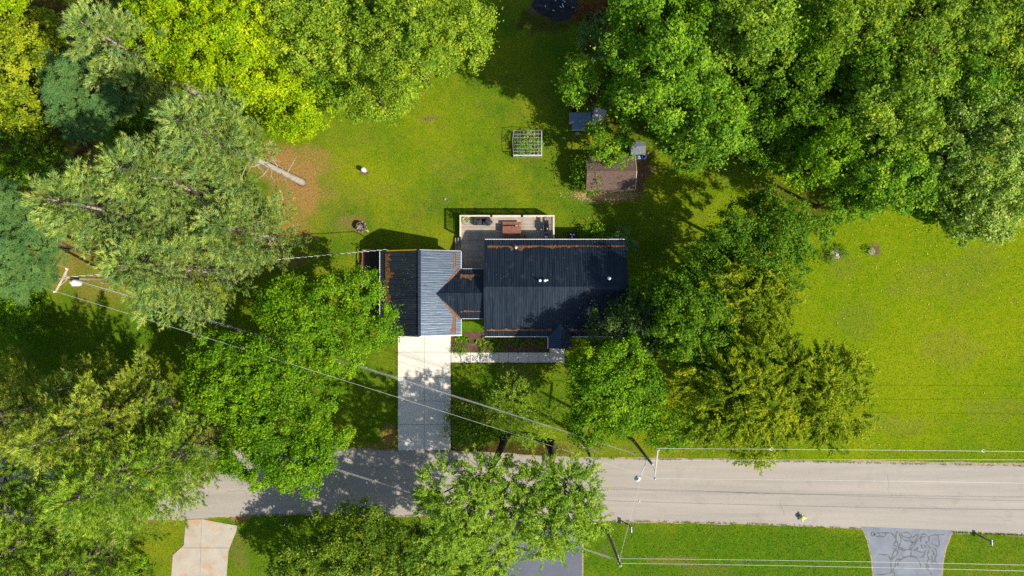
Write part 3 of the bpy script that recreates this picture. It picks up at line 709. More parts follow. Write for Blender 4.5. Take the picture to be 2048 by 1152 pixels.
# main block
MX0, MX1, MY, RID, SM = -2.59, 10.93, 4.65, 4.4, 0.344
main_roof = MB().box(MX0 + .02, MX1 - .02, -0.14, 0.14, RID - .02, RID + .045).build('roof', M['roof_y'], house); tag(main_roof, 'dark ribbed metal roof of the main block')
slope(main_roof, M['roof_y'], (MX0, 0, RID), (1, 0, 0), (0, 1, 0), SM, MX1 - MX0, lambda u: MY, 15)
slope(main_roof, M['roof_y'], (MX0, 0, RID), (1, 0, 0), (0, -1, 0), SM, MX1 - MX0, lambda u: MY, 15)
for sg in (1, -1):
    deckslab(main_roof, [(MX0+.03, 0, RID), (MX1-.03, 0, RID), (MX1-.03, sg*(MY-.03), RID-SM*(MY-.03)), (MX0+.03, sg*(MY-.03), RID-SM*(MY-.03))])
def gable_wall(x0, x1, y0, y1, ridge, eave, along='x', name='wall'):
    if along == 'x':
        ym = (y0+y1)/2; prof = [(y0, 0), (y1, 0), (y1, eave), (ym, ridge), (y0, eave)]
        vs = [(x0, a, b) for a, b in prof] + [(x1, a, b) for a, b in prof]
    else:
        xm = (x0+x1)/2; prof = [(x0, 0), (x1, 0), (x1, eave), (xm, ridge), (x0, eave)]
        vs = [(a, y0, b) for a, b in prof] + [(a, y1, b) for a, b in prof]
    return MB().add(vs, [(0,1,2,3,4), (9,8,7,6,5)] + [(i, i+5, (i+1) % 5+5, (i+1) % 5) for i in range(5)]).build(name, M['siding'], house)
gable_wall(-2.25, 10.5, -4.2, 4.2, RID - .16, RID - .16 - SM * 4.2)
# garage
GX0, GX1, GXR, GY0, GY1, GR, SG = -12.70, -4.89, -8.60, -4.46, 3.50, 4.8, 0.54
gar_roof = MB().box(GXR - .13, GXR + .13, GY0 - .03, GY1 + .03, GR - .03, GR + .045).build('roof', M['roof_x'], house); tag(gar_roof, 'metal roof of the garage wing, one slope shining silver in the sun')
slope(gar_roof, M['roof_x'], (GXR, GY0, GR), (0, 1, 0), (1, 0, 0), SG, GY1 - GY0, lambda u: GX1 - GXR, 9)
slope(gar_roof, M['roof_x'], (GXR, GY0, GR), (0, 1, 0), (-1, 0, 0), SG, GY1 - GY0, lambda u: GXR - GX0, 9)
for xe in (GX0 + .03, GX1 - .03):
    z = GR - SG * abs(xe - GXR); deckslab(gar_roof, [(GXR, GY0+.03, GR), (GXR, GY1-.03, GR), (xe, GY1-.03, z), (xe, GY0+.03, z)])
gable_wall(-12.3, -5.25, -4.1, 3.15, GR - .2, 2.65, 'y')
# breezeway
BYR, BR, SB, BRUN = -0.55, 4.0, 0.506, 2.37
BX0, BX1 = -7.1, -2.5
bre_roof = MB().box(BX0 + .2, BX1, BYR - .1, BYR + .1, BR - .02, BR + .04).build('roof', M['roof_y'], house); tag(bre_roof, 'small gable roof linking garage and house')
def bv(u):
    x = BX0 + u
    return BRUN if x >= GX1 else min(BRUN, max(0.02, (BR - (EH + SG * (GX1 - x)) + 0.0) / SB + 0.03))
slope(bre_roof, M['roof_y'], (BX0, BYR, BR + .03), (1, 0, 0), (0, 1, 0), SB, BX1 - BX0, bv, 5)
slope(bre_roof, M['roof_y'], (BX0, BYR, BR + .03), (1, 0, 0), (0, -1, 0), SB, BX1 - BX0, bv, 5)
MB().box(-5.2, -2.3, BYR - 2.0, BYR + 2.0, 0, 2.75).build('wall', M['siding'], house)
for sg in (1, -1):      # valley flashing
    a = Vector((BX0, BYR, BR + .05)); b = Vector((GX1, BYR + sg * BRUN, EH + .05)); d = Vector((.09, 0, .0))
    MB().add([a - d, a + d, b + d, b - d], [(0, 1, 2, 3) if sg < 0 else (3, 2, 1, 0)]).build('valley_flashing', M['roof_x'], gar_roof)
# porch
PXR, PR, PRUN, PYE = 4.61, 3.22, 1.1, -5.80
por_roof = MB().box(PXR - .07, PXR + .07, PYE, -3.45, PR - .02, PR + .04).build('roof', M['roof_x'], house); tag(por_roof, 'little gable roof over the front entrance')
def pv(u):
    y = PYE + u; zm = RID - SM * abs(y)
    return PRUN if y < -MY else min(PRUN, max(0.02, (PR - zm) / 0.382 + .02))
for sg in (-1, 1):
    slope(por_roof, M['roof_x'], (PXR, PYE, PR + .03), (0, 1, 0), (sg, 0, 0), 0.382, -3.42 - PYE, pv, 3)
MB().box(3.68, 3.80, -5.65, -5.53, 0.05, 2.8).build('porch_post', M['white'], house); MB().box(5.42, 5.54, -5.65, -5.53, 0.05, 2.8).build('porch_post', M['white'], house)
# gutters, rakes, trims
def gut(x0, x1, y0, y1, z): MB().box(x0, x1, y0, y1, z - .1, z + .02).build('gutter', M['white'], house)
gut(MX0, MX1 - .1, MY - .01, MY + .05, EH); gut(MX0, 3.46, -MY - .05, -MY + .01, EH); gut(5.75, MX1, -MY - .05, -MY + .01, EH)
gut(3.40, 3.48, PYE, -MY - .09, 2.80)
gut(GX1 - .01, GX1 + .05, BYR + BRUN + .05, GY1, EH); gut(GX1 - .01, GX1 + .05, GY0, BYR - BRUN - .05, EH)
gut(GX0 - .05, GX0 + .01, GY0, GY1, GR - SG * (GXR - GX0))
gut(GX1 + .09, BX1, BYR + BRUN - .01, BYR + BRUN + .045, EH); gut(GX1 + .09, BX1, BYR - BRUN - .045, BYR - BRUN + .01, EH)
def rake(a, b, mat, w=.05):
    a = Vector(a); b = Vector(b); d = (b - a); s = Vector((0, 0, 1)).cross(d).normalized() * w; z = Vector((0, 0, .09))
    MB().add([a - s, a + s, b + s, b - s, a - s - z*2, a + s - z*2, b + s - z*2, b - s - z*2], [(0,1,2,3), (7,6,5,4), (0,4,5,1), (1,5,6,2), (2,6,7,3), (3,7,4,0)]).build('rake_trim', mat, house)
zl = GR - SG * (GXR - GX0)
rake((GXR, GY0 - .06, GR + .04), (GX1 + .08, GY0 - .06, EH + .04), M['white']); rake((GXR, GY1 + .055, GR + .03), (GX1, GY1 + .055, EH + .03), M['grey_metal'], .03)
rake((GX0 + .7, GY1 + .06, zl + .7 * SG + .05), (GXR - .3, GY1 + .06, GR - .3 * SG + .05), M['yellow_trim'], .045)
rake((GX0, GY0 - .05, zl + .03), (GXR, GY0 - .05, GR + .03), M['black'], .04)
for yy in (-1, 1): rake((MX0 - .04, 0, RID + .03), (MX0 - .04, yy * MY, EH + .03), M['black'], .04)
# snow bars
def bar(a, b): MB().tube([a, b], .035, 6).build('snow_bar', M['black'], house)
zb = RID - SM * 4.06 + .07
bar((MX0 + .2, 4.06, zb), (MX1 - .15, 4.06, zb)); bar((MX0 + .2, -4.1, zb - .01), (3.75, -4.1, zb - .01)); bar((5.5, -4.1, zb - .01), (MX1 - .2, -4.1, zb - .01))
zg = GR - SG * (GXR + 12.1) + .07; zg2 = GR - SG * (-5.4 - GXR) + .07
bar((-12.1, GY0 + .3, zg), (-12.1, GY1 - .2, zg)); bar((-5.4, 1.95, zg2), (-5.4, 3.3, zg2)); bar((-5.4, GY0 + .15, zg2), (-5.4, -2.75, zg2))
bar((-4.7, BYR + 1.85, BR - SB*1.85 + .1), (-2.7, BYR + 1.85, BR - SB*1.85 + .1)); bar((-4.7, BYR - 1.75, BR - SB*1.75 + .1), (-2.7, BYR - 1.75, BR - SB*1.75 + .1))
# vents
def vent(px, py, h, r=.09, t=.32, elbow=False):
    p = P(px, py, h + t); mb = MB().lathe([(r*1.7, -.05), (r*1.5, .03), (r, .08), (r, t), (r*1.25, t+.01), (r*1.25, t+.06), (r*.3, t+.08)], 12, (p.x, p.y, h))
    if elbow: mb.tube([(p.x, p.y, h + t), (p.x + .28, p.y + .05, h + t + .02)], r * .8, 8)
    mb.build('vent_pipe', M['porcelain'], house, True)
vent(1032, 495, RID - SM * 3.75); vent(1080, 561, RID - SM * .7, .10); vent(1090, 561, RID - SM * .7, .10, .3, True); vent(1219, 557, RID - SM * .9, .12)
MB().tube([(GX0 + .85, GY1 + .12, 2.4), (GX0 + .85, GY1 + .12, 4.1)], .04, 8).build('service_mast', M['grey_metal'], house)
# doors and windows (walls face away from this view)
gd = MB().box(-11.3, -6.3, -4.17, -4.12, 0.05, 2.3).build('garage_door', M['white'], house)
for k in range(4): MB().box(-11.25, -6.35, -4.19, -4.175, .1 + k * .55, .58 + k * .55).build('panel', M['white'], gd)
fd = MB().box(4.1, 5.1, -4.26, -4.21, 0.15, 2.2).build('front_door', M['red_metal'], house); MB().box(4.95, 5.02, -4.31, -4.262, 1.1, 1.2).build('handle', M['grey_metal'], fd)
for (x0, x1, y, sg) in ((-1.2, .6, -4.2, -1), (1.4, 3.0, -4.2, -1), (6.6, 8.4, -4.2, -1), (-.6, 1.2, 4.2, 1), (5.4, 7.0, 4.2, 1), (8.2, 9.6, 4.2, 1)):
    y0, y1 = sorted((y + sg * .01, y + sg * .05)); wdw = MB().box(x0, x1, y0, y1, 1.0, 2.2).build('window', M['white'], house)
    y0, y1 = sorted((y + sg * .052, y + sg * .06)); MB().box(x0 + .08, x1 - .08, y0, y1, 1.08, 2.12).build('pane', M['glass'], wdw)

def drift(label, p0, p1, up, amp, n, seed, jag=1.0, fade=None):
    """pine needles piled along the line p0-p1 and thinning uphill along `up`"""
    rng = np.random.default_rng(seed); p0 = np.array(p0, float); p1 = np.array(p1, float); up = np.array(up, float)
    t = rng.random(n); Ln = np.linalg.norm(p1 - p0)
    a = amp * (0.34 + jag * 1.3 * (fbm(t * Ln * 2.2, t * 0 + seed, seed) - .3) + jag * .5 * (vnoise(t * Ln * 9, t * 0, seed + 4) - .5))
    if fade is not None: a = a * np.interp(t, *fade)
    gapn = fbm(t * Ln * 1.1 + 7, t * 0, seed + 21, 3); fl = .55 if amp > .7 else .2; a = a * np.clip(.35 + 2.2 * (gapn - .3), fl, 1.6)
    kp = rng.random(n) < np.clip(.35 + 2.6 * (gapn - .32), fl * .7, 1); t, a = t[kp], a[kp]; n = len(t)
    d = rng.random(n) ** 1.7 * np.maximum(a, .04)
    c = p0 + (p1 - p0) * t[:, None] + up * d[:, None] + np.array([0, 0, 1.0]) * (0.055 + rng.random(n) * .05 * (1 - d / (np.max(d) + .01)))[:, None]
    nn = norm(np.cross(p1 - p0, up)); nn = nn * np.sign(nn[2])
    nrm = norm(nn + rdir(rng, n) * .35); ld = norm(up) + rdir(rng, n) * .9
    v = kites(rng, c, nrm, ld, rng.uniform(.10, .26, n), rng.uniform(.018, .045, n))
    o = link(bpy.data.objects.new('pine_needle_drift', np_mesh('pine_needle_drift', v, 4, M['needles'], np.clip(rng.normal(.5, .22, n), 0, 1))))
    tag(o, label, 'needle litter', None, 'stuff')
upN = (0, -1, SM); upS = (0, 1, SM); gxl = (1, 0, SG); gxr = (-1, 0, SG)
drift('orange pine needles along the back snow bar of the main roof', (MX0+.25, 4.04, zb-.07), (MX1-.2, 4.04, zb-.07), upN, .34, 4200, 1, fade=([0, .3, .4, 1], [1, 1, .65, .5]))
drift('brown pine needles along the front snow bar of the main roof', (MX0+.2, -4.06, zb-.07), (3.75, -4.06, zb-.07), upS, .24, 2000, 2, .9)
drift('dim pine needles on the front roof right of the porch', (5.6, -4.06, zb-.07), (MX1-.4, -4.06, zb-.07), upS, .22, 900, 3, .9)
drift('wide orange needle strip on the left slope of the garage roof', (-12.08, GY0+.3, zg-.07), (-12.08, GY1-.25, zg-.07), gxl, .80, 5600, 4, 1.0)
drift('orange needle strip at the upper right corner of the garage roof', (-5.42, 1.9, zg2-.07), (-5.42, 3.3, zg2-.07), gxr, .34, 900, 5, .4)
drift('brown needle strip at the lower right corner of the garage roof', (-5.42, GY0+.2, zg2-.07), (-5.42, -2.6, zg2-.07), gxr, .55, 1100, 6, 1.0)
drift('needles caught on the back slope of the breezeway roof', (-4.9, BYR+1.83, BR-SB*1.83), (-2.65, BYR+1.83, BR-SB*1.83), (0, -1, SB), .36, 1100, 7, 1.0)
drift('needles caught on the front slope of the breezeway roof', (-4.9, BYR-1.73, BR-SB*1.73), (-2.65, BYR-1.73, BR-SB*1.73), (0, 1, SB), .28, 900, 8, .4)
drift('needles in the upper valley between garage and breezeway roofs', (GX1-.1, BYR+BRUN+.03, EH+.06), (-6.2, BYR+.95, BR-.55), (-.5, .5, .2), .26, 800, 9, .5, fade=([0, .5, 1], [1.2, .7, .3]))
drift('needles in the lower valley between garage and breezeway roofs', (GX1-.1, BYR-BRUN-.03, EH+.06), (-6.4, BYR-.8, BR-.45), (-.5, -.5, .2), .32, 900, 10, .8, fade=([0, .5, 1], [1.2, .8, .2]))

rng = np.random.default_rng(31); bits = []
for (x0, x1, y0, y1, f, n_) in ((GX0+.3, GXR-.2, GY0+.2, GY1-.2, lambda x, y: GR - SG*abs(x-GXR), 90), (GXR+.2, -5.0, GY0+.2, GY1-.2, lambda x, y: GR - SG*abs(x-GXR), 30), (MX0+.2, MX1-.2, -MY+.2, MY-.2, lambda x, y: RID - SM*np.abs(y), 90)):
    x = rng.uniform(x0, x1, n_); y = rng.uniform(y0, y1, n_); kp = fbm(x * .8, y * .8, 3) > rng.uniform(.3, .75, n_); x, y = x[kp], y[kp]
    if x0 > GXR and x1 < -4.9: kp = ~((x > BX0 - .1) & (np.abs(y - BYR) < (x - BX0) * 1.1 + .1)); x, y = x[kp], y[kp]
    n_ = len(x); c = np.stack([x, y, f(x, y) + .045], 1); bits.append(kites(rng, c, norm(np.array([0, 0, 1.]) + rdir(rng, n_)*.25), rdir(rng, n_), rng.uniform(.05, .14, n_), rng.uniform(.012, .03, n_)))
bits = np.concatenate(bits)
tag(link(bpy.data.objects.new('roof_litter', np_mesh('roof_litter', bits, 4, M['straw'], np.clip(rng.normal(.25, .25, len(bits)), 0, 1)))), 'sparse twigs and leaf bits scattered over the dark roofs', 'leaf litter', None, 'stuff')

# ================================================================== DECK
deck = tag(empty('deck', (0, 0, 0)), 'weathered wooden deck with pale railing behind the house', 'deck')
DX0, DX1, DY1, DZ = -5.07, 4.11, 7.08, 0.75
y = DY1; k = 0
while y > 4.30:
    MB().bevbox(DX0, DX1, y - .136, y, DZ - .035, DZ + random.uniform(-.002, .003), .006).build('board', M['deck'], deck); y -= .142
while y > 1.95:
    MB().bevbox(DX0, -2.3, y - .136, y, DZ - .035, DZ + random.uniform(-.002, .003), .006).build('board', M['deck'], deck); y -= .142
fr = MB(); fr.box(DX0, DX1, DY1 - .04, DY1 - .005, DZ - .28, DZ - .04); fr.box(DX0 + .005, DX0 + .04, 1.95, DY1 - .05, DZ - .28, DZ - .04); fr.box(DX1 - .04, DX1 - .005, 4.3, DY1 - .05, DZ - .28, DZ - .04)
fr.build('rim_joist', M['deck'], deck)
posts = [(DX0+.05, DY1-.05), (-2.0, DY1-.05), (1.0, DY1-.05), (DX1-.05, DY1-.05), (DX0+.05, 5.08), (DX1-.05, 4.75), (-3.5, DY1-.05), (2.5, DY1-.05)]
for i, (x, yy) in enumerate(posts):
    MB().box(x-.05, x+.05, yy-.05, yy+.05, 0, DZ + .96).build('rail_post', M['rail'], deck)
    if i in (1, 2): 
        cp = MB().bevbox(x-.10, x+.10, yy-.12, yy+.09, DZ + 1.045, DZ + 1.12, .03).build('post_cap', M['black'], deck)
MB().box(DX0-.04, DX1+.04, DY1-.125, DY1+.02, DZ+1.0, DZ+1.04).build('top_rail', M['rail'], deck)
MB().box(DX0-.03, DX0+.11, 5.02, DY1-.13, DZ+1.0, DZ+1.04).build('top_rail', M['rail'], deck)
MB().box(DX1-.11, DX1+.03, 4.72, DY1-.13, DZ+1.0, DZ+1.04).build('top_rail', M['rail'], deck)
for (x0, x1, y0, y1) in ((DX0+.1, DX1-.1, DY1-.07, DY1-.03), (DX0+.03, DX0+.07, 5.13, DY1-.1), (DX1-.07, DX1-.03, 4.8, DY1-.1)):
    for z in (.12, .93): MB().box(x0, x1, y0, y1, DZ+z-.02, DZ+z+.02).build('side_rail', M['rail'], deck)
bl = MB(); x = DX0 + .2
while x < DX1 - .15: bl.box(x-.018, x+.018, DY1-.028, DY1+.006, DZ+.05, DZ+.95); x += .125
for xx in (DX0+.02, DX1-.02):
    yy = 5.2 if xx < 0 else 4.9
    while yy < DY1 - .15: bl.box(xx-.017, xx+.017, yy-.018, yy+.018, DZ+.05, DZ+.95); yy += .125
tag(bl.build('balusters', M['rail'], deck), kind='stuff')
for k, (x0, z) in enumerate(((-5.38, .50), (-5.68, .25))):
    st = MB().bevbox(x0, x0+.29, 3.55, 5.0, z-.04, z, .008).build('stair_tread', M['deck'], deck)
MB().add([(-5.7, 3.5, 0), (-5.08, 3.5, .1), (-5.08, 3.5, .72), (-5.7, 3.5, .2), (-5.7, 3.54, 0), (-5.08, 3.54, .1), (-5.08, 3.54, .72), (-5.7, 3.54, .2)], [(0,1,2,3), (7,6,5,4), (3,2,6,7), (0,3,7,4)]).build('stringer', M['deck'], deck)

# deck furniture
def cluster_plant(name, label, px, py, h0, r, hh, mat, dens=1500, leaf=.11, seed=0, group=None, cat='plant', mode='round', base_z=0.0, parent=None):
    rng = np.random.default_rng(seed + int(px * 3 + py)); p = P(px, py, h0 + hh * .6)
    v, rnd, lc, lr = dec_crown(rng, r, r, hh * .5, dens, leaf, 7, mode, r * .9 if mode == 'round' else .5)
    v = v + np.array([0, 0, hh * .55]); v[:, :, 2] = np.maximum(v[:, :, 2], 0.02)
    root = parent
    if parent is None: root = tag(empty(name, (p.x, p.y, h0)), label, cat, group)
    o = link(bpy.data.objects.new('foliage', np_mesh('foliage', v, 3, LM[mat], rnd))); o.parent = root; o.location = (0, 0, base_z)
    sm_ = MB().tube([(0, 0, base_z), (.01, .01, base_z + hh * .5)], [.03, .015], 5)
    for q in lc: sm_.tube([(.01, .01, base_z + hh * .3), (q[0] * .8, q[1] * .8, base_z + hh * .5)], [.012, .005], 4, False)
    sm_.build('stem', M['bark'], root)
    return o
p = P(931, 440, DZ + .4); pot = tag(empty('planter', (p.x, p.y, DZ)), 'round pale planter with leafy plant in the deck corner', 'planter')
MB().lathe([(.22, 0.0), (.30, .12), (.34, .36), (.36, .40), (.31, .41), (.29, .36), (.0, .34)], 20, cap=False).build('pot', M['terracotta'], pot, True)
cluster_plant('foliage', None, 931, 440, 0, .20, .3, 'willow', 900, .09, 3, parent=pot, base_z=.33)
p = P(937, 433, DZ + .3); sp = tag(empty('flower_pot', (p.x - .45, p.y + .02, DZ)), 'tiny pot of pale flowers beside the round planter', 'planter')
MB().lathe([(.08, 0), (.11, .2), (.09, .2), (.0, .18)], 10, cap=False).build('pot', M['terracotta'], sp, True); cluster_plant('f', None, 937, 433, 0, .10, .15, 'silver', 1500, .06, 5, parent=sp, base_z=.15)
# covered loveseat: charcoal, rumpled
p = P(964, 443, DZ + .5); ls = tag(empty('outdoor_loveseat', (p.x, p.y, DZ)), 'charcoal cushioned loveseat against the back deck railing', 'sofa')
MB().bevbox(-.78, .78, -.34, .40, .08, .34, .04).build('base', M['charcoal'], ls)
MB().bevbox(-.74, .74, .28, .44, .342, .86, .06).build('backrest', M['charcoal'], ls)
for sg in (-1, 1): MB().bevbox(sg*.72-.09, sg*.72+.09, -.34, .26, .342, .60, .06).build('arm', M['charcoal'], ls)
def cushion(w, d, hh, rng, n=7):
    vs = []; fs = []
    for j in range(n):
        for i in range(n):
            u = i/(n-1)*2-1; v = j/(n-1)*2-1; e = (1-u**6)*(1-v**6)
            vs.append((u*w/2*(1+rng.normal(0,.02)), v*d/2*(1+rng.normal(0,.03)), hh*(.35+.65*e)+rng.normal(0,.012)))
    fs = [(j*n+i, j*n+i+1, (j+1)*n+i+1, (j+1)*n+i) for j in range(n-1) for i in range(n-1)]
    m = len(vs); vs += [(x, y, 0) for x, y, z in vs]; 
    rim = [i for i in range(n)] + [j*n+n-1 for j in range(1, n)] + [(n-1)*n+i for i in range(n-2, -1, -1)] + [j*n for j in range(n-2, 0, -1)]
    fs += [(rim[k], rim[k]+m, rim[(k+1) % len(rim)]+m, rim[(k+1) % len(rim)]) for k in range(len(rim))]
    return MB().add(vs, fs)
rg = np.random.default_rng(3)
for i, (x, rz) in enumerate(((-.36, .12), (.34, -.25))):
    c = cushion(.62, .6, .16, rg).build('cushion', M['charcoal'], ls, True); c.location = (x, -.06, .345); c.rotation_euler = (0, 0, rz)
c = cushion(.5, .6, .3, rg).build('throw_cover', M['charcoal'], ls, True); c.location = (.62, -.02, .50); c.rotation_euler = (0, .1, .9); c.scale = (1.1, 1.25, 1)
# picnic table
p = P(1023.5, 460, DZ + .6); pt = tag(empty('picnic_table', (p.x, p.y, DZ)), 'reddish brown picnic table with two attached benches on the deck', 'table')
for k in range(5): MB().bevbox(-.90, .90, -.36 + k*.145, -.36 + k*.145 + .138, .72, .76, .008).build('table_board', M['table'], pt)
for sg in (-1, 1):
    for k in range(2): MB().bevbox(-.90, .90, sg*.68 - .14 + k*.142, sg*.68 - .14 + k*.142 + .136, .42, .46, .008).build('bench_board', M['table'], pt)
for x in (-.65, .65):
    MB().box(x-.04, x+.04, -.8, .8, .34, .42).build('crossbeam', M['table'], pt); MB().box(x-.04, x+.04, -.34, .34, .64, .72).build('crossbeam', M['table'], pt)
    for sg in (-1, 1): MB().tube([(x+.05, sg*.62, 0), (x+.05, sg*.22, .7)], .05, 4).build('leg', M['table'], pt)
# grill
p = P(1093, 456, DZ + .8); gr = tag(empty('barbecue_grill', (p.x, p.y, DZ)), 'black barbecue grill with side shelves by the right deck railing', 'grill')
MB().bevbox(-.24, .24, -.34, .34, .62, .86, .02).build('firebox', M['black'], gr)
ld = MB(); n = 7; vs = []
for s in (-.34, .34):
    for k in range(n):
        t = math.pi * k / (n-1); vs.append((.25*math.cos(t), s, .865 + .24*math.sin(t)))
ld.add(vs, [(k, k+1, k+1+n, k+n) for k in range(n-1)] + [tuple(range(n-1, -1, -1)), tuple(range(n, 2*n))]).build('lid', M['black'], gr, True)
MB().tube([(-.27, -.25, .96), (-.30, -.25, .97), (-.30, .25, .97), (-.27, .25, .96)], .014, 6).build('handle', M['grey_metal'], gr)
for sg in (-1, 1): MB().box(-.2, .2, sg*.56-.2, sg*.56+.2, .80, .835).build('side_shelf', M['black'], gr)
for sx in (-1, 1):
    for sy_ in (-1, 1): MB().box(sx*.2-.02, sx*.2+.02, sy_*.3-.02, sy_*.3+.02, 0, .62).build('leg', M['black'], gr)
MB().box(-.21, .21, -.31, .31, .18, .21).build('bottom_shelf', M['black'], gr)
p = P(1092.5, 474, DZ + .4); tag(MB().lathe([(.12, 0), (.15, .36), (.16, .38), (.15, .40), (.04, .42)], 16, (p.x, p.y, DZ)).build('bucket', M['porcelain'], None, True), 'small white lidded bucket near the grill', 'bucket')
p = P(1051, 473, DZ + .3); orn = tag(empty('flower_pot', (p.x, p.y, DZ)), 'small white blooms in a pot between picnic table and grill', 'planter')
MB().lathe([(.08, 0), (.12, .22), (.10, .22), (.0, .2)], 12, cap=False).build('pot', M['rust'], orn, True); cluster_plant('f', None, 1051, 473, 0, .13, .2, 'silver', 1200, .08, 9, parent=orn, base_z=.18)
# AC unit
p = P(1144, 471, .5); ac = tag(empty('air_conditioner', (p.x, p.y, 0)), 'dark air conditioner unit with pale fan behind the house', 'air conditioner')
MB().bevbox(-.38, .38, -.33, .33, .02, .72, .03).build('cabinet', M['black'], ac)
MB().lathe([(.30, .722), (.30, .735), (.02, .75)], 18).build('grille', M['rubber'], ac)
for k in range(3):
    t = k * 2.094 + .4; MB().add([(.04*math.cos(t-.6), .04*math.sin(t-.6), .755), (.25*math.cos(t-.35), .25*math.sin(t-.35), .76), (.25*math.cos(t+.35), .25*math.sin(t+.35), .775), (.04*math.cos(t+.6), .04*math.sin(t+.6), .757)], [(0,1,2,3)]).build('fan_blade', M['porcelain'], ac)
cluster_plant('shrub', 'feathery pale shrub at the back right corner of the house', 1248, 478, 0, 1.0, 1.7, 'blue', 700, .15, 4, cat='shrub', mode='spray')
cluster_plant('shrub', 'low green shrub between the air conditioner and the house corner', 1185, 466, 0, .8, .7, 'mid', 700, .15, 6, cat='shrub')

# ================================================================== TRAILER beside the garage
p = P(742.5, 538, .6); TRX = -13.85
tr = tag(empty('utility_trailer', (TRX, 1.93, 0)), 'dark plank utility trailer parked against the left side of the garage', 'trailer')
for k in range(11): MB().box(-.88 + k*.16, -.88 + k*.16 + .15, -1.7, 1.7, .56, .60 + random.uniform(-.004, .004)).build('plank', M['dark_wood'], tr)
for (x0, x1, y0, y1, m_) in ((-.97, -.90, -1.74, .2, 'pole_pale'), (-.97, -.90, .21, 1.74, 'red_metal'), (.90, .97, -1.74, 1.74, 'dark_wood'), (-.895, .895, -1.78, -1.71, 'pole_pale'), (-.895, .895, 1.71, 1.78, 'pole_pale')):
    MB().box(x0, x1, y0, y1, .80, .85).build('side_rail', M[m_], tr)
for x in (-.94, .94):
    for yy in (-1.7, 0, 1.7): MB().box(x-.025, x+.025, yy-.025, yy+.025, .55, .8).build('stake', M['dark_wood'], tr)
for sg in (-1, 1):
    wh = MB(); vs = [(r, z) for r, z in ((.12, -.1), (.30, -.1), (.33, -.07), (.33, .07), (.30, .1), (.12, .1))]
    wv = MB().lathe(vs, 16); w = wv.build('wheel', M['rubber'], tr, True); w.rotation_euler = (0, math.pi/2, 0); w.location = (sg*1.10, .1, .33)
    MB().add([(sg*.98, -.3, .62), (sg*1.22, -.3, .62), (sg*1.22, .5, .62), (sg*.98, .5, .62), (sg*.98, -.42, .45), (sg*1.22, -.42, .45), (sg*1.22, .62, .45), (sg*.98, .62, .45)], [(0,1,2,3), (0,4,5,1), (3,2,6,7)]).build('fender', M['dark_wood'], tr)
for sg in (-1, 1): MB().tube([(sg*.8, -1.7, .5), (0, -3.1, .5)], .045, 4).build('tongue_bar', M['black'], tr)
MB().tube([(0, -3.0, .5), (0, -3.5, .5)], .05, 6).build('hitch', M['cover'], tr)
MB().tube([(.12, -3.05, .1), (.12, -3.05, .8)], .04, 6).build('jack', M['cover'], tr)
rm = MB()
for x in np.linspace(-.85, .85, 5): rm.box(x-.02, x+.02, 1.80, 1.84, .6, 1.5)
for z in (.62, .9, 1.2, 1.5): rm.box(-.87, .87, 1.80, 1.84, z-.02, z+.02)
rm.build('ramp_gate', M['rust'], tr)
shadow_root = tag(empty('rail_shadow', (TRX - .98, .55, 0)), 'dark slatted frame standing in for the shadow of the trailer rails', 'rail_shadow')  # dark frame added where only the shadow of the trailer rails falls
for yy in (-.9, .35): MB().tube([(-.15, yy, 0), (-.02, yy, .84)], .025, 5).build('shadow_side', M['dark_wood'], shadow_root)
for k in range(4): MB().tube([(-.13+k*.035, -.9, .16+k*.2), (-.13+k*.035, .35, .16+k*.2)], .02, 5).build('shadow_bar', M['dark_wood'], shadow_root)

# ================================================================== YARD THINGS
p = P(727, 339.5, .6); cn = tag(empty('well_cap', (p.x, p.y, 0)), 'white cylindrical well casing standing alone in the lawn', 'well casing')
MB().lathe([(.21, -.05), (.21, .62)], 16).build('casing', M['white'], cn, True); MB().lathe([(.235, .622), (.235, .70), (.20, .74), (.02, .75)], 16).build('cap', M['white'], cn, True)
p = P(720.5, 453, .45); fp = tag(empty('fire_pit', (p.x, p.y, 0)), 'rusty round fire pit filled with split logs on the lawn', 'fire pit')
MB().lathe([(.42, 0), (.44, .5), (.46, .52), (.41, .52), (.39, .1), (.0, .08)], 18, cap=False).build('ring', M['rust'], fp, True)
for k, (x, yy, rz) in enumerate(((-.12, .1, .3), (.12, .12, -.5), (.0, -.12, 1.2), (.14, -.14, 2.2), (-.18, -.1, .9))):
    l = MB().tube([(-.2, 0, 0), (.2, 0, .03)], [.10, .085], 7).build('log', M['stone'] if k != 1 else M['rust'], fp); l.location = (x, yy, .42 + .02*k); l.rotation_euler = (0, .15, rz)
for k in range(9):
    t = k * .7; s = MB().lathe([(.08, 0), (.11, .06), (.07, .14), (.02, .16)], 6, (.5*math.cos(t), .5*math.sin(t), 0)).build('stone', M['stone'], fp)
p = P(735, 461.5, .1); lg = tag(MB().bevbox(-.15, .15, -.09, .09, 0, .14, .02).build('split_log', M['orange_wood']), 'freshly split orange log beside the fire pit', 'log'); lg.location = (p.x, p.y, 0); lg.rotation_euler = (0, 0, -.7)
p = P(890, 398, .1); tag(MB().lathe([(.10, 0), (.13, .05), (.09, .12), (.02, .13)], 7, (p.x, p.y, 0)).build('stone', M['stone']), 'small pinkish stone in the lawn above the deck', 'stone')
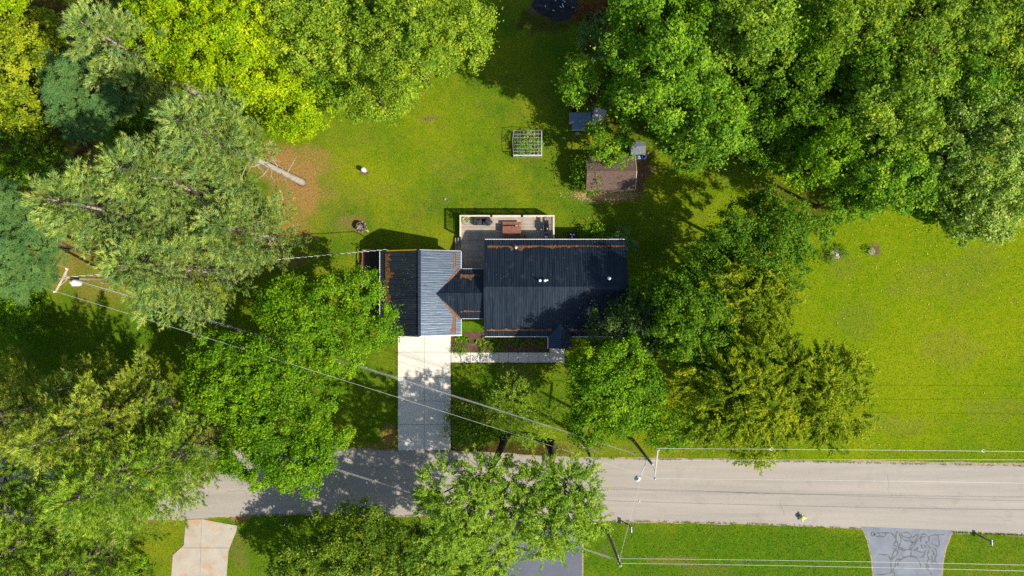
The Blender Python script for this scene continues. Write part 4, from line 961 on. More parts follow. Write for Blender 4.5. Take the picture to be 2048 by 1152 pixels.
# netted garden bed
p = P(1055, 288.5, .6); gb = tag(empty('garden_enclosure', (p.x, p.y, 0)), 'square raised vegetable bed inside a white netted frame', 'garden bed')
W2, D2 = 1.38, 1.20
for (x0, x1, y0, y1) in ((-W2, W2, -D2, -D2+.06), (-W2, W2, D2-.06, D2), (-W2, -W2+.06, -D2+.06, D2-.06), (W2-.06, W2, -D2+.06, D2-.06)): MB().box(x0, x1, y0, y1, 0, .28).build('bed_board', M['pole'], gb)
MB().box(-W2+.06, W2-.06, -D2+.06, D2-.06, 0, .2).build('soil', M['soil_bed'], gb)
for sx in (-1, 1):
    for sy_ in (-1, 1): MB().tube([(sx*W2, sy_*D2, 0), (sx*W2, sy_*D2, 1.2)], .028, 6).build('post', M['white'], gb)
for z in (1.2,):
    MB().tube([(-W2, -D2, z), (W2, -D2, z)], .045, 6).build('rail', M['white'], gb); MB().tube([(W2, -D2, z), (W2, D2, z)], .03, 6).build('rail', M['white'], gb)
    MB().tube([(-W2, -D2, z), (-W2-.12, .2, z-.05), (-W2, D2, z)], .025, 6).build('rail', M['grey_metal'], gb); MB().tube([(-W2, D2, z), (-.4, D2+.08, z+.02), (W2, D2, z)], .022, 6).build('rail', M['grey_metal'], gb)
nm = MB()
for k in range(1, 8): x = -W2 + k*2*W2/8; nm.tube([(x, -D2, 1.2), (x, D2, 1.2)], .0055, 3, False); nm.tube([(x, -D2, .25), (x, -D2, 1.2)], .005, 3, False)
for k in range(1, 7): yy = -D2 + k*2*D2/7; nm.tube([(-W2, yy, 1.2), (W2, yy, 1.2)], .0055, 3, False)
for z in (.5, .8): nm.tube([(-W2, -D2, z), (W2, -D2, z)], .005, 3, False)
tag(nm.build('netting', M['porcelain'], gb), kind='stuff')
for i, (x, yy, r, hh, m_) in enumerate(((1040, 280, .48, .8, 'mid'), (1046, 297, .5, .7, 'maple'), (1058, 276, .36, .6, 'willow'), (1066, 290, .35, .6, 'mid'), (1062, 302, .26, .4, 'olive'), (1077, 285, .24, .5, 'maple'), (1038, 303, .28, .5, 'maple'), (1075, 300, .2, .35, 'mid'))):
    cluster_plant('vegetable_plant', ['large leafy vegetable plant at the upper left of the netted bed', 'leafy plant in the middle left of the netted bed', 'plant at the top middle of the netted bed', 'green plant right of centre in the netted bed', 'yellowish plant near the front rail of the netted bed', 'small plant at the right rail of the netted bed', 'plant in the front left corner of the netted bed', 'smallest plant at the front right of the netted bed'][i], x, yy, .2, r, hh, m_, 900, .12, i, 'plants in the netted bed')
# coop with metal roof
p = P(1160, 237, 1.5); cp = tag(empty('chicken_coop', (p.x, p.y, 0)), 'small coop with blue grey sheet metal roof under the trees', 'coop')
MB().box(-.9, .9, -.35, .5, .3, 1.35).build('wall', M['shed_wall'], cp)
for k in range(5): MB().add([(-1.05+k*.42, .55, 1.68), (-1.05+k*.42+.41, .55, 1.68), (-1.05+k*.42+.41, -.42, 1.40), (-1.05+k*.42, -.42, 1.40), (-1.05+k*.42, .55, 1.65), (-1.05+k*.42+.41, .55, 1.65), (-1.05+k*.42+.41, -.42, 1.37), (-1.05+k*.42, -.42, 1.37)], [(3,2,1,0), (4,5,6,7), (0,1,5,4), (3,7,6,2), (0,4,7,3), (1,2,6,5)]).build('roof_sheet', M['coop_roof'], cp)
for k in range(6): MB().tube([(-1.05+k*.42, .55, 1.69), (-1.05+k*.42, -.42, 1.41)], .018, 4).build('seam', M['coop_roof'], cp)
MB().add([(-.75, -.40, 1.32), (.62, -.40, 1.32), (.55, -1.02, 1.12), (-.75, -1.02, 1.12), (-.75, -.40, 1.29), (.62, -.40, 1.29), (.55, -1.02, 1.09), (-.75, -1.02, 1.09)], [(3,2,1,0), (4,5,6,7), (3,7,6,2), (0,4,7,3), (1,2,6,5)]).build('nest_roof', M['coop_roof'], cp)
MB().box(-.7, .5, -.95, -.36, .5, 1.05).build('nest_box', M['shed_wall'], cp)
MB().box(-.78, .58, -1.06, -1.02, 1.05, 1.14).build('trim', M['white'], cp)
for x in (-1.0, .72): MB().box(x-.08, x+.2, -.47, -.40, 1.38, 1.44).build('bracket', M['white'], cp)
for x in (-.85, .85):
    for yy in (-.3, .45): MB().box(x-.04, x+.04, yy-.04, yy+.04, 0, .3).build('leg', M['pole'], cp)
p = P(1197, 234, 1.3); MBt = cushion(1.25, 1.7, .1, rg, 9); t = MBt.build('tarpaulin', M['tarp'], None, True); t.location = (p.x, p.y, 1.2); t.rotation_euler = (.12, .18, -.25); tag(t, 'rumpled pale grey tarpaulin over the run beside the coop', 'tarp')
rn_ = tag(empty('wire_run', (p.x, p.y, 0)), 'weathered wooden frame of the run behind the tarpaulin', 'animal run')
for x in (-.55, .5):
    for yy in (-.75, .9): MB().box(x-.04, x+.04, yy-.04, yy+.04, 0, 1.15).build('post', M['pole'], rn_)
for (x0, x1, y0, y1) in ((-.6, .55, .87, .93), (-.6, .55, -.78, -.72), (-.58, -.52, -.72, .87), (.47, .53, -.72, .87), (-.6, .55, 1.3, 1.36)): MB().box(x0, x1, y0, y1, 1.10, 1.16).build('rail', M['pole'], rn_)
p = P(1155, 267, .1); tag(MB().bevbox(-.2, .2, -.12, .12, 0, .12, .02).build('concrete_block', M['tarp']), 'grey block on the grass in front of the coop', 'block').location = (p.x, p.y, 0)
# shed
a = P(1172, 312, 2.2); b = P(1270, 380, 2.2); shx = (a.x + b.x)/2; ry_ = P(0, 343, 2.9).y
sh = tag(empty('garden_shed', (shx, ry_, 0)), 'small shed with brown shingled gable roof on bare soil', 'shed')
wx_, yn, ys = (b.x - a.x)/2, a.y - ry_, ry_ - b.y
MB().box(-wx_ + .15, wx_ - .15, -ys + .15, yn - .15, 0, 2.1).build('wall', M['shed_wall'], sh)
for sg, run in ((1, yn), (-1, ys)):
    sc = MB(); nrow = 11; rngs = np.random.default_rng(5)
    for k in range(nrow):
        v0, v1 = run * k / nrow, run * (k + 1) / nrow; z0 = 2.95 - .75 * k / nrow; z1 = 2.95 - .75 * (k + 1) / nrow
        x = -wx_ - (k % 2) * .15
        while x < wx_:
            x0, x1 = max(x, -wx_), min(x + .30, wx_); dz = rngs.uniform(.012, .03)
            if x1 - x0 > .02:
                q = [(x0+.006, sg*v0, z0 + .005), (x1-.006, sg*v0, z0 + .005), (x1-.006, sg*v1, z1 + dz), (x0+.006, sg*v1, z1 + dz), (x0+.006, sg*v1, z1 - .01), (x1-.006, sg*v1, z1 - .01)]
                sc.add(q, [(0,1,2,3) if sg < 0 else (3,2,1,0), (3,2,5,4) if sg < 0 else (4,5,2,3)])
            x += .30
    rf = sc.build('roof', M['shingle'], sh); tag(rf, kind='stuff')
    vs = [(-wx_, 0, 2.94), (wx_, 0, 2.94), (wx_, sg*run, 2.19), (-wx_, sg*run, 2.19)]; vs += [(x, y, z - .06) for x, y, z in vs]
    MB().add(vs, [(0,1,2,3), (7,6,5,4), (0,4,5,1), (2,6,7,3), (1,5,6,2), (3,7,4,0)]).build('roof_deck', M['shed_wall'], sh)
MB().box(-wx_, wx_, -.09, .09, 2.95, 2.975).build('ridge_cap', M['shingle'], sh)
MB().box(-.1, 1.0, -ys + .10, -ys + .145, .05, 1.95).build('door', M['pole'], sh)
for sg, run in ((1, yn), (-1, ys)):
    MB().tube([(wx_ + .03, 0, 2.97), (wx_ + .03, sg*run, 2.22)], .035, 4).build('rake_trim', M['rail'], sh)
# straw in front
rng = np.random.default_rng(77); n = 5200
q = rng.normal(size=(n, 2)) * np.array([26, 5.0]) + np.array([1212, 391]); q2 = rng.normal(size=(n//3, 2)) * np.array([11, 5]) + np.array([1195, 390]); q = np.concatenate([q, q2]); n = len(q)
kp = (q[:, 1] > 380) & (q[:, 0] < 1290); q = q[kp]; n = len(q)
c = np.stack([(q[:, 0]-1024)*S, (576-q[:, 1])*S, rng.uniform(.015, .10, n)], 1)
o = link(bpy.data.objects.new('straw', np_mesh('straw', kites(rng, c, norm(np.array([0, 0, 1.]) + rdir(rng, n)*.3), rdir(rng, n), rng.uniform(.15, .4, n), rng.uniform(.02, .035, n)), 4, M['straw'], rng.random(n)))); tag(o, 'loose yellow straw strewn in front of the shed', 'straw', None, 'stuff')
# storage box and blue bins
p = P(1277, 296, 1.2); sb = tag(empty('storage_hutch', (p.x, p.y, 0)), 'low grey hutch with two-part sloping lid beside the shed', 'hutch')
MB().box(-.62, .62, -.5, .5, 0, 1.0).build('body', M['dark_wood'], sb)
for k in range(4):
    x0 = -.72 + k*.36; MB().add([(x0, .2, 1.25), (x0+.35, .2, 1.25), (x0+.35, -.62, 1.05), (x0, -.62, 1.05), (x0, .2, 1.22), (x0+.35, .2, 1.22), (x0+.35, -.62, 1.02), (x0, -.62, 1.02)], [(3,2,1,0), (4,5,6,7), (3,7,6,2), (0,4,7,3), (1,2,6,5)]).build('lid_panel', M['lid'], sb)
MB().add([(-.72, .205, 1.25), (.72, .205, 1.25), (.72, .65, 1.08), (-.72, .65, 1.08), (-.72, .205, 1.22), (.72, .205, 1.22), (.72, .65, 1.05), (-.72, .65, 1.05)], [(0,1,2,3), (7,6,5,4), (2,3,7,6)]).build('rear_lid', M['lid'], sb)
for i, (px_, lab) in enumerate(((1271, 'blue plastic bin at the front left of the grey hutch'), (1288, 'blue plastic bin at the front right of the grey hutch'))):
    p = P(px_, 314, .4); bn = tag(empty('plastic_bin', (p.x, p.y, 0)), lab, 'bin', 'blue bins by the hutch')
    MB().lathe([(.17, 0), (.22, .42), (.24, .44), (.20, .44), (.16, .06), (.0, .05)], 14, cap=False).build('tub', M['blue'], bn, True); MB().tube([(-.22, 0, .44), (0, -.16, .5), (.22, 0, .44)], .012, 5).build('handle', M['grey_metal'], bn)
p = P(1279.5, 314, .3); tag(MB().bevbox(-.16, .16, -.14, .14, 0, .3, .03).build('feed_sack', M['tarp']), 'pale sack standing between the two blue bins', 'sack').location = (p.x, p.y, 0)
# stumps with plants in right lawn
for (px_, py_, r, lab) in ((1671, 509, .55, 'wide old stump ringed with low plants in the right lawn'), (1743, 503, .36, 'smaller round pale stump in the right lawn')):
    p = P(px_, py_, .15); st = tag(empty('tree_stump', (p.x, p.y, 0)), lab, 'stump'); rg2 = random.Random(px_)
    pr = [(r*(1.15 + .12*rg2.uniform(-1, 1)) * math.cos(t), r*(1.1 + .12*rg2.uniform(-1, 1)) * math.sin(t)) for t in np.linspace(0, 6.283, 15)[:-1]]
    MB().prism([(x*.8, yy*.8) for x, yy in pr], 0, .20).build('stump_body', M['bark_pale'], st); MB().prism([(x*.6, yy*.6) for x, yy in pr], .2, .215).build('cut_face', M['stone'], st)
    if r > .5:
        MB().box(-.02, .26, -.1, .1, .216, .30).build('plaque', M['white'], st)
for px_, py_, r, w_ in ((1656, 510, .35, 'left of'), (1664, 499, .28, 'upper left of'), (1680, 499, .32, 'upper right of'), (1687, 507, .22, 'right of'), (1662, 518, .25, 'lower left of')):
    cluster_plant('ground_plant', f'low leafy plant {w_} the wide stump in the right lawn', px_, py_, 0, r, .3, 'mid', 900, .10, int(px_), 'plants around the wide stump')
cluster_plant('ground_plant', 'low plant left of the smaller stump', 1735, 499, 0, .2, .22, 'mid', 900, .10, 8)
# charred heap at the top edge
p = P(1113, 6, .4); hp = tag(empty('burn_pile', (p.x, p.y, 0)), 'blue black heap of charred debris on bare soil at the top edge', 'burn pile'); rg2 = random.Random(4)
vs = []; nn = 20
for j in range(6):
    for i in range(nn):
        t = 2*math.pi*i/nn; rr = (1 - j/5.5) * (1 + .16*rg2.uniform(-1, 1)); vs.append((2.5*rr*math.cos(t), 1.5*rr*math.sin(t), .7*(j/5)**.7 + (.1*rg2.uniform(-1, 1) if j else 0)))
MB().add(vs, [(j*nn+i, j*nn+(i+1) % nn, (j+1)*nn+(i+1) % nn, (j+1)*nn+i) for j in range(5) for i in range(nn)] + [tuple(range(5*nn, 6*nn))]).build('ash_mound', M['ash'], hp)
for k in range(46):
    x, yy = rg2.gauss(0, 1.0), rg2.gauss(0, .62); z = max(.12, .72 - .3*math.hypot(x/1.2, yy/.8)); az = rg2.uniform(0, 6.28); L = rg2.uniform(.15, .6)
    MB().tube([(x, yy, z), (x + L*math.cos(az), yy + L*math.sin(az), z + rg2.uniform(-.1, .2))], [.05, .03], 5).build('charred_stick', M['ash'] if k % 5 else M['porcelain'], hp)

# bed plants
rg2 = random.Random(9); rng = np.random.default_rng(9)
def strappy(seed, mat, n=46, L=.42):
    rng = np.random.default_rng(seed); az = rng.uniform(0, 6.28, n); el = rng.uniform(.1, 1.1, n)
    d = np.stack([np.cos(az)*np.cos(el), np.sin(az)*np.cos(el), np.sin(el)], 1); l = rng.uniform(.5, 1.1, n)*L
    c = d*(l*.5)[:, None] + np.array([0, 0, .03]); nn_ = norm(np.cross(np.cross(d, np.array([0, 0, 1.])), d))
    return np_mesh('bed_plant', kites(rng, c, nn_, d, l, rng.uniform(.04, .08, n)), 4, LM[mat], np.clip(rng.normal(.5, .25, n), 0, 1))
bm = [strappy(1, 'maple'), strappy(2, 'olive'), strappy(3, 'mid', 60, .5)]
spots = [(968,677,0),(972,686,1),(981,679,0),(990,677,1),(1000,684,2),(1010,680,1),(1015,688,0),(1022,677,1),(1030,685,0),(1038,680,0),(1046,690,2),(1056,680,0),(1064,687,2),(1074,682,1),(1082,690,0),(1088,678,2),(985,690,0),(1000,694,2),
         (921,675,2),(926,681,0),(913,681,1),(930,676,2),(935,681,0),(963,690,2),(955,684,0)]
ORD = ['leftmost', 'second', 'third', 'fourth', 'fifth', 'sixth', 'seventh', 'eighth', 'ninth', 'tenth', 'eleventh', 'twelfth', 'thirteenth', 'fourteenth', 'fifteenth', 'sixteenth', 'seventeenth', 'eighteenth', 'nineteenth', 'twentieth', 'twenty-first', 'twenty-second', 'twenty-third', 'second to last', 'rightmost']
for bi, (x, yy, k) in enumerate(sorted(spots)):
    p = P(x, yy, .1); o = link(bpy.data.objects.new('bed_plant', bm[k])); o.location = (p.x, p.y, .02); o.rotation_euler = (0, 0, rg2.uniform(0, 6.28)); s = rg2.uniform(.75, 1.35); o.scale = (s, s, s)
    tag(o, ORD[bi] + ' strap-leaved clump counted from the driveway in the front mulch bed', 'plant', 'clumps in the front mulch bed')
for (x, yy, s, lab) in ((914, 698, .4, 'low green mat of plants at the driveway end of the mulch bed'), (924, 700, .3, 'low creeping plant at the walkway edge near the driveway'), (963, 700, .25, 'small green tuft at the middle of the walkway edge'), (985, 700, .2, 'tiny green tuft further right along the walkway edge')):
    cluster_plant('creeping_plant', lab, x, yy, .02, s, .18, 'mid', 900, .09, int(x))
for (x, yy, lab) in ((922, 682, 'thin green garden stake nearest the garage corner'), (929, 690, 'thin green garden stake nearer the walkway')):
    p = P(x, yy, .3); tag(MB().tube([(p.x, p.y, 0), (p.x + .05, p.y, .55)], [.03, .02], 5).build('garden_stake', M['hydrant']), lab, 'stake')

# ================================================================== STREET THINGS
def catenary(a, b, sag, n=26):
    a = Vector(a); b = Vector(b); return [a.lerp(b, t) - Vector((0, 0, sag * 4 * t * (1 - t))) for t in np.linspace(0, 1, n)]
def wire(label, a, b, sag, r=.022, mat='wire'):
    r *= 0.64
    o = MB().tube(catenary(a, b, sag), r, 4, False).build('utility_wire', M[mat]); return tag(o, label, 'wire')
def upole(label, base, h, arm, ah, lamp=False, transformer=False):
    b = P(*base) if len(base) == 2 and not isinstance(base, Vector) else base
    root = tag(empty('utility_pole', (b.x, b.y, 0)), label, 'utility pole')
    MB().tube([(0, 0, -.2), (0, 0, h*.5), (0, 0, h)], [.17, .14, .11], 10).build('shaft', M['pole'], root, True)
    if arm:
        a, c = Vector(arm[0]) - b, Vector(arm[1]) - b; a.z = c.z = ah; d = (c - a).normalized(); s = Vector((-d.y, d.x, 0))*.055; z = Vector((0, 0, .065))
        off = s.normalized() * .14
        vs = [a-s-z, a+s-z, c+s-z, c-s-z, a-s+z, a+s+z, c+s+z, c-s+z]; vs = [v + off for v in vs]
        MB().add(vs, [(0,1,2,3), (7,6,5,4), (0,4,5,1), (1,5,6,2), (2,6,7,3), (3,7,4,0)]).build('crossarm', M['pole_pale'], root)
        m = (a + c)/2
        for e in (a.lerp(c, .22), a.lerp(c, .78)): MB().tube([e + off - z, (off.x*.6, off.y*.6, ah - .75)], .022, 5).build('brace', M['pole_pale'], root)
        for e in (a.lerp(c, .02), a.lerp(c, .98)): MB().lathe([(.03, 0), (.075, .06), (.05, .12), (.08, .17), (.03, .26)], 10, tuple(e + off + z)).build('insulator', M['porcelain'], root, True)
    MB().lathe([(.04, 0), (.10, .06), (.06, .14), (.10, .2), (.03, .34)], 10, (0, 0, h)).build('insulator', M['porcelain'], root, True)
    return root, b
LB, RB, BB = P(242, 559), Vector((12.05, -15.15, 0)), Vector((9.5, -24.25, 0))
lp, _ = upole('tall utility pole with white transformer at the far left', LB, 9.5, (P(133, 535, 9), P(108, 583, 9)), 9.0)
tc = P(151, 566, 8.1) - LB; tc.z = 0
MB().lathe([(.02, 7.55), (.27, 7.56), (.29, 7.62), (.29, 8.35), (.27, 8.42), (.1, 8.5)], 18, (tc.x, tc.y, 0)).build('transformer', M['white'], lp, True)
MB().lathe([(.05, 0), (.08, .05), (.05, .1), (.08, .16), (.03, .3)], 10, (tc.x - .08, tc.y + .05, 8.48)).build('bushing', M['porcelain'], lp, True); MB().tube([(tc.x, tc.y, 8.0), (0, 0, 8.0)], .06, 5).build('mount', M['grey_metal'], lp)
MB().tube([(-.15, .1, 8.8), (-.4, .25, 9.2), (0, 0, 9.6)], .02, 5).build('jumper', M['wire'], lp)
rp, _ = upole('utility pole with crossarm and street lamp at the road edge', RB, 9.4, (P(1313, 897, 9.1), P(1306, 957, 9.1)), 9.1)
e = P(1275, 958, 7.6) - RB; e.z = 7.6
MB().tube([(0, 0, 7.4), (e.x*.35, e.y*.35, 7.8), (e.x*.75, e.y*.75, 7.9), (e.x, e.y, 7.75)], .035, 6).build('lamp_arm', M['grey_metal'], rp)
lh = MB().lathe([(.05, .28), (.10, .24), (.14, .12), (.27, .02), (.28, -.02), (.20, -.03)], 18, (e.x, e.y, 7.5)).build('lamp_head', M['porcelain'], rp, True); MB().lathe([(.03, .28), (.06, .30), (.06, .38), (.02, .39)], 10, (e.x, e.y, 7.5)).build('photocell', M['lid'], lh)
bp_, _ = upole('dark utility pole with a stay on the verge across the road', BB, 8.4, None, 8)
for zz in (8.0, 7.2): MB().tube([(0, -.4, zz), (0, .42, zz)], .03, 5).build('bracket', M['grey_metal'], bp_)
MB().tube([(.02, .05, 7.9), (-.5, 2.2, 6.5), (-.6, 2.6, 0)], .012, 4).build('stay', M['wire_dark'], bp_)
ea, eb = P(1313, 897, 9.3), P(1306, 957, 9.3); la, lb_ = P(133, 535, 9.25), P(108, 582, 9.25)
wire('long bare wire from the left pole arm across the driveway to the right pole', lb_, eb, .55)
for k, (hh, r, lab) in enumerate(((7.9, .022, 'uppermost'), (7.5, .030, 'middle'), (7.2, .022, 'lowest'))):
    wire(f'{lab} cable of the bundle running from left pole over the driveway', LB + Vector((.1, -.16 + .06*k, hh)), RB + Vector((-.1, .12 - .07*k, hh)), .8 + .22*k, r, 'wire' if k == 1 else 'wire_dark')
wire('thin cable beside the bundle over the garage side tree', LB + Vector((.1, .1, 8.3)), RB + Vector((-.1, .2, 8.2)), .75, .016, 'wire_dark')
wire('left pole wire leaving the picture from the lower arm end', lb_, P(-260, 470, 9.2), .4); wire('left pole wire leaving the picture from the upper arm end', la, P(-260, 425, 9.2), .4); 
wire('upper thick wire along the road edge with two spacers, right side', ea, P(2420, 908, 9.2), .25, .025); wire('second wire just above the road edge on the right', RB + Vector((.1, 0, 8.3)), P(2420, 921, 8.3), .3, .022)
wire('bare wire over the near lane of the road on the right', eb, P(2420, 973, 9.2), .25, .020)
w3a = ea; w3b = P(2420, 908, 9.2)
for (px_, lab) in ((1543, 'small white spacer on the upper road wire nearer the pole'), (1970, 'small white spacer on the upper road wire near the right edge')):
    t = (P(px_, 900, 9.2).x - w3a.x) / (w3b.x - w3a.x); c = w3a.lerp(w3b, t) - Vector((0, 0, .25*4*t*(1-t)))
    o = MB().tube([c + Vector((-.18, 0, 0)), c + Vector((-.05, .07, -.05)), c + Vector((.12, .13, -.1)), c + Vector((.2, 0, -.02)), c + Vector((.12, -.13, -.1)), c + Vector((-.05, -.07, -.05)), c + Vector((-.18, 0, 0))], .022, 5).build('wire_spacer', M['porcelain']); tag(o, lab, 'wire fitting')
wire('upper wire over the near verge right of the dark pole', BB + Vector((.05, .38, 8.0)), P(2420, 1140, 8.0), .35, .022); wire('lower wire over the near verge right of the dark pole', BB + Vector((.05, -.36, 7.2)), P(2420, 1153, 7.2), .35, .024)
wire('upper wire from the dark pole up left across the road', BB + Vector((-.05, .1, 7.9)), P(500, 884, 7.9), .4, .02); wire('lower wire from the dark pole up left across the road', BB + Vector((-.05, 0, 7.3)), P(500, 888, 7.3), .4, .02)
wire('span wire crossing the road between the lamp pole and the dark pole', RB + Vector((-.05, -.1, 7.6)), BB + Vector((.05, .1, 7.6)), .2, .018)
c = P(1278.5, 1002, 7.5); tag(MB().lathe([(.02, -.1), (.07, -.06), (.04, 0), (.07, .06), (.02, .1)], 10, tuple(c)).build('insulator', M['porcelain']), 'white insulator on the span wire over the road', 'insulator')
# service drop: twisted pair, reads as a dashed line
A_, B_ = LB + Vector((.1, .1, 8.7)), Vector((GX0 + .85, GY1 + .12, 4.1)); sd = []; base_ = catenary(A_, B_, .8, 230)
for k in range(2): 
    pts = [q + Vector((0, .028*math.cos(i*1.3 + k*math.pi), .028*math.sin(i*1.3 + k*math.pi))) for i, q in enumerate(base_)]
    if k == 0: sdm = MB().tube(pts, .022, 4, False)
    else: sdw = MB().tube(pts, .022, 4, False)
sdr = tag(empty('service_cable', (0, 0, 0)), 'twisted service cable running from the trees to the garage corner', 'wire'); sdm.build('conductor', M['porcelain'], sdr); sdw.build('conductor', M['rubber'], sdr)
# mailboxes
def mailbox(px, py, lab, mat, rz=0.0):
    p = P(px, py, 1.1); r_ = tag(empty('mailbox', (p.x, p.y, 0), rz), lab, 'mailbox', 'mailboxes along the road')
    MB().box(-.05, .05, .0, .1, 0, 1.0).build('post', M['pole'], r_); MB().box(-.04, .04, -.2, .2, .94, .995).build('arm', M['pole'], r_)
    vs = []; n = 9; prof = [(-.10, 1.0), (.10, 1.0)] + [(.10*math.cos(t), 1.13 + .10*math.sin(t)) for t in np.linspace(0, math.pi, n)]
    m = len(prof); vs = [(a, -.26, b) for a, b in prof] + [(a, .26, b) for a, b in prof]
    MB().add(vs, [tuple(range(m-1, -1, -1)), tuple(range(m, 2*m))] + [(i, (i+1) % m, (i+1) % m+m, i+m) for i in range(m)]).build('box', M[mat], r_)
    MB().box(.102, .115, .05, .12, 1.1, 1.32).build('flag', M['red_metal'], r_); MB().box(-.085, .085, .262, .275, 1.02, 1.2).build('door', M[mat], r_)
mailbox(1983, 1085, 'mailbox on a post right of the cracked driveway', 'grey_metal'); mailbox(1262.5, 1059, 'pale mailbox on the verge near the dark utility pole', 'grey_metal'); mailbox(568, 1045, 'dark mailbox in shade beside the old concrete driveway', 'black')
# hydrant
p = P(1605, 1036, .35); hy = empty('fire_hydrant', (p.x, p.y, 0)); hy.scale = (1.5, 1.5, .85); tag(hy, 'pale yellow fire hydrant at the lower road edge', 'hydrant')
MB().lathe([(.17, .014), (.17, .05), (.12, .06), (.12, .42), (.15, .44), (.15, .48), (.11, .55), (.03, .6)], 14).build('barrel', M['hydrant'], hy, True)
MB().tube([(.08, 0, .34), (.30, 0, .34)], .085, 10).build('pumper_nozzle', M['hydrant'], hy)
for sg in (-1, 1): MB().tube([(0, sg*.08, .36), (0, sg*.25, .36)], .06, 10).build('side_nozzle', M['hydrant'], hy)
MB().lathe([(.28, .016), (.28, .03), (.18, .03)], 20).build('base_plate', M['cover'], hy)
# dead snag near the road
b = P(1155, 868); tp = P(1180, 912, 8.6) - b; sn = tag(empty('dead_tree', (b.x, b.y, 0)), 'bare broken dead trunk with pale twigs at the road edge', 'dead tree')
MB().tube([(0, 0, -.1), (.05, .05, 1.5), (tp.x*.4 + .15, tp.y*.4, 4.2), (tp.x*.8, tp.y*.8 + .1, 6.9), (tp.x, tp.y, 8.6)], [.28, .22, .19, .15, .10], 8).build('trunk', M['bark_dark'], sn, True)
rg2 = random.Random(3)
for k in range(9):
    z = rg2.uniform(3, 8); s = Vector((tp.x*z/8.6, tp.y*z/8.6, z)); az = rg2.uniform(-.6, 2.2); e = s + Vector((math.cos(az)*rg2.uniform(.6, 1.5), math.sin(az)*rg2.uniform(.5, 1.3), rg2.uniform(-.2, .8)))
    mb = MB().tube([s, s.lerp(e, .5) + Vector((.05, .08, .1)), e], [.035, .022, .008], 4, False); mid = s.lerp(e, .55); mb.tube([mid, mid + Vector((rg2.uniform(-.4, .4), rg2.uniform(-.1, .5), .2))], [.018, .006], 4, False)
    mb.build('twig', M['bark_pale'], sn)

# ================================================================== TREES
pine('tall leaning-looking pine with pale bare trunk base beside the lawn', (605, 365), 25.5, 5.2, 'pine', seed=1, t0=.60, nb=105, dead=18)
pine('broad pine crown left of the bare-trunked pine, reaching the left shade', (430, 462), 24.5, 5.9, 'pine', seed=2, t0=.30, nb=130)
pine('pine crown above the left utility pole, lowest of the left group', (480, 545), 21, 5.8, 'pine', seed=3, t0=.28, nb=115)
pine('pine in the middle of the left group behind the bare-trunked one', (500, 415), 23, 5.2, 'pine', seed=4, t0=.3, nb=110)
pine('shorter pine nearest the orange needle-covered ground', (560, 478), 16, 4.4, 'pine', seed=5, t0=.22, nb=95, dead=14)
pine('pale pine crown at the top left edge of the picture', (415, 200), 20, 5.2, 'pine', seed=6, t0=.3, nb=100)
pine('pine at the upper end of the lower left group, pointed sprays', (345, 800), 20, 5.6, 'pine_y', seed=7, t0=.25, nb=115)
pine('large pine in the middle of the lower left group', (395, 880), 20, 6.2, 'pine_g', seed=8, t0=.22, nb=125)
pine('small pine overhanging the road next to the leafy roadside tree', (455, 862), 15, 4.3, 'pine_g', seed=9, t0=.2, nb=85)
pine('pine beside the old concrete driveway at the lower left', (262, 1062), 16, 5.4, 'pine_g', seed=10, t0=.15, nb=105)
pine('pine at the left edge below the shaded grass', (165, 790), 19, 5.4, 'pine_y', seed=11, t0=.2, nb=95, dead=4)
pine('pine at the bottom left corner', (215, 1000), 17, 6.0, 'pine_g', seed=12, t0=.18, nb=105, dead=4)
pine('slim young pine tip at the edge of the shaded grass', (270, 745), 13, 2.6, 'pine_y', seed=13, t0=.2, nb=60, dead=0)
pine('pine at the left edge behind the driveway pines', (120, 905), 18, 5.4, 'pine_g', seed=14, t0=.2, nb=95, dead=4)

pinnate('blue green tree with feathery compound leaves in the upper left', 200, 187, 118, 88, 16, 'blue', 1)
pinnate('blue green feathery tree at the left edge above the pole', 40, 490, 95, 125, 15, 'blue', 2)

bl_ = broadleaf
bl_('broadleaf_tree', 'olive yellow tree at the left edge beside the blue green tree', 35, 170, 90, 115, 17, 'olive', seed=1, leaf=.2, dens=380)
bl_('broadleaf_tree', 'bright yellow green tree in the top left corner', -10, 30, 60, 70, 17, 'yellow', seed=2)
bl_('broadleaf_tree', 'dark undergrowth tree between the left edge and the pines', 55, 310, 80, 60, 9, 'deep', seed=3)
bl_('broadleaf_tree', 'brilliant yellow green maple at the top, left of the olive oak', 425, 85, 165, 125, 17, 'yellow', seed=4, dens=520, nl=30)
bl_('broadleaf_tree', 'lower yellow green sapling crown below the brilliant maple', 575, 205, 68, 62, 10, 'yellow', seed=5, dens=480)
bl_('broadleaf_tree', 'small yellow green tree at the lawn corner beside the pine', 600, 225, 45, 50, 8, 'yellow', seed=6)
bl_('broadleaf_tree', 'olive green oak at the top, left of centre', 640, 55, 110, 95, 16, 'oak', seed=7, dens=430)
bl_('broadleaf_tree', 'large olive oak crown at the top centre over the lawn', 815, 70, 185, 130, 17, 'oak', seed=8, dens=430, nl=34)
bl_('broadleaf_tree', 'lower olive oak crown hanging over the lawn edge', 745, 180, 115, 62, 9, 'oak', seed=9, low=.1, dens=330)
bl_('broadleaf_tree', 'darker green young tree beside the brown ditch', 660, 175, 48, 38, 7, 'maple', seed=10)
bl_('broadleaf_tree', 'leafy green tree next to the garage', 658, 640, 155, 103, 9.5, 'mid', seed=11, dens=520, leaf=.19, nl=30)
bl_('broadleaf_tree', 'dense green tree below the garage-side tree, under the wires', 490, 752, 130, 98, 10, 'mid', seed=12, dens=520, leaf=.19, nl=24)
bl_('broadleaf_tree', 'round bright green tree overhanging the road by the driveway', 572, 880, 142, 122, 10, 'mid', seed=13, dens=540, leaf=.19, nl=30)
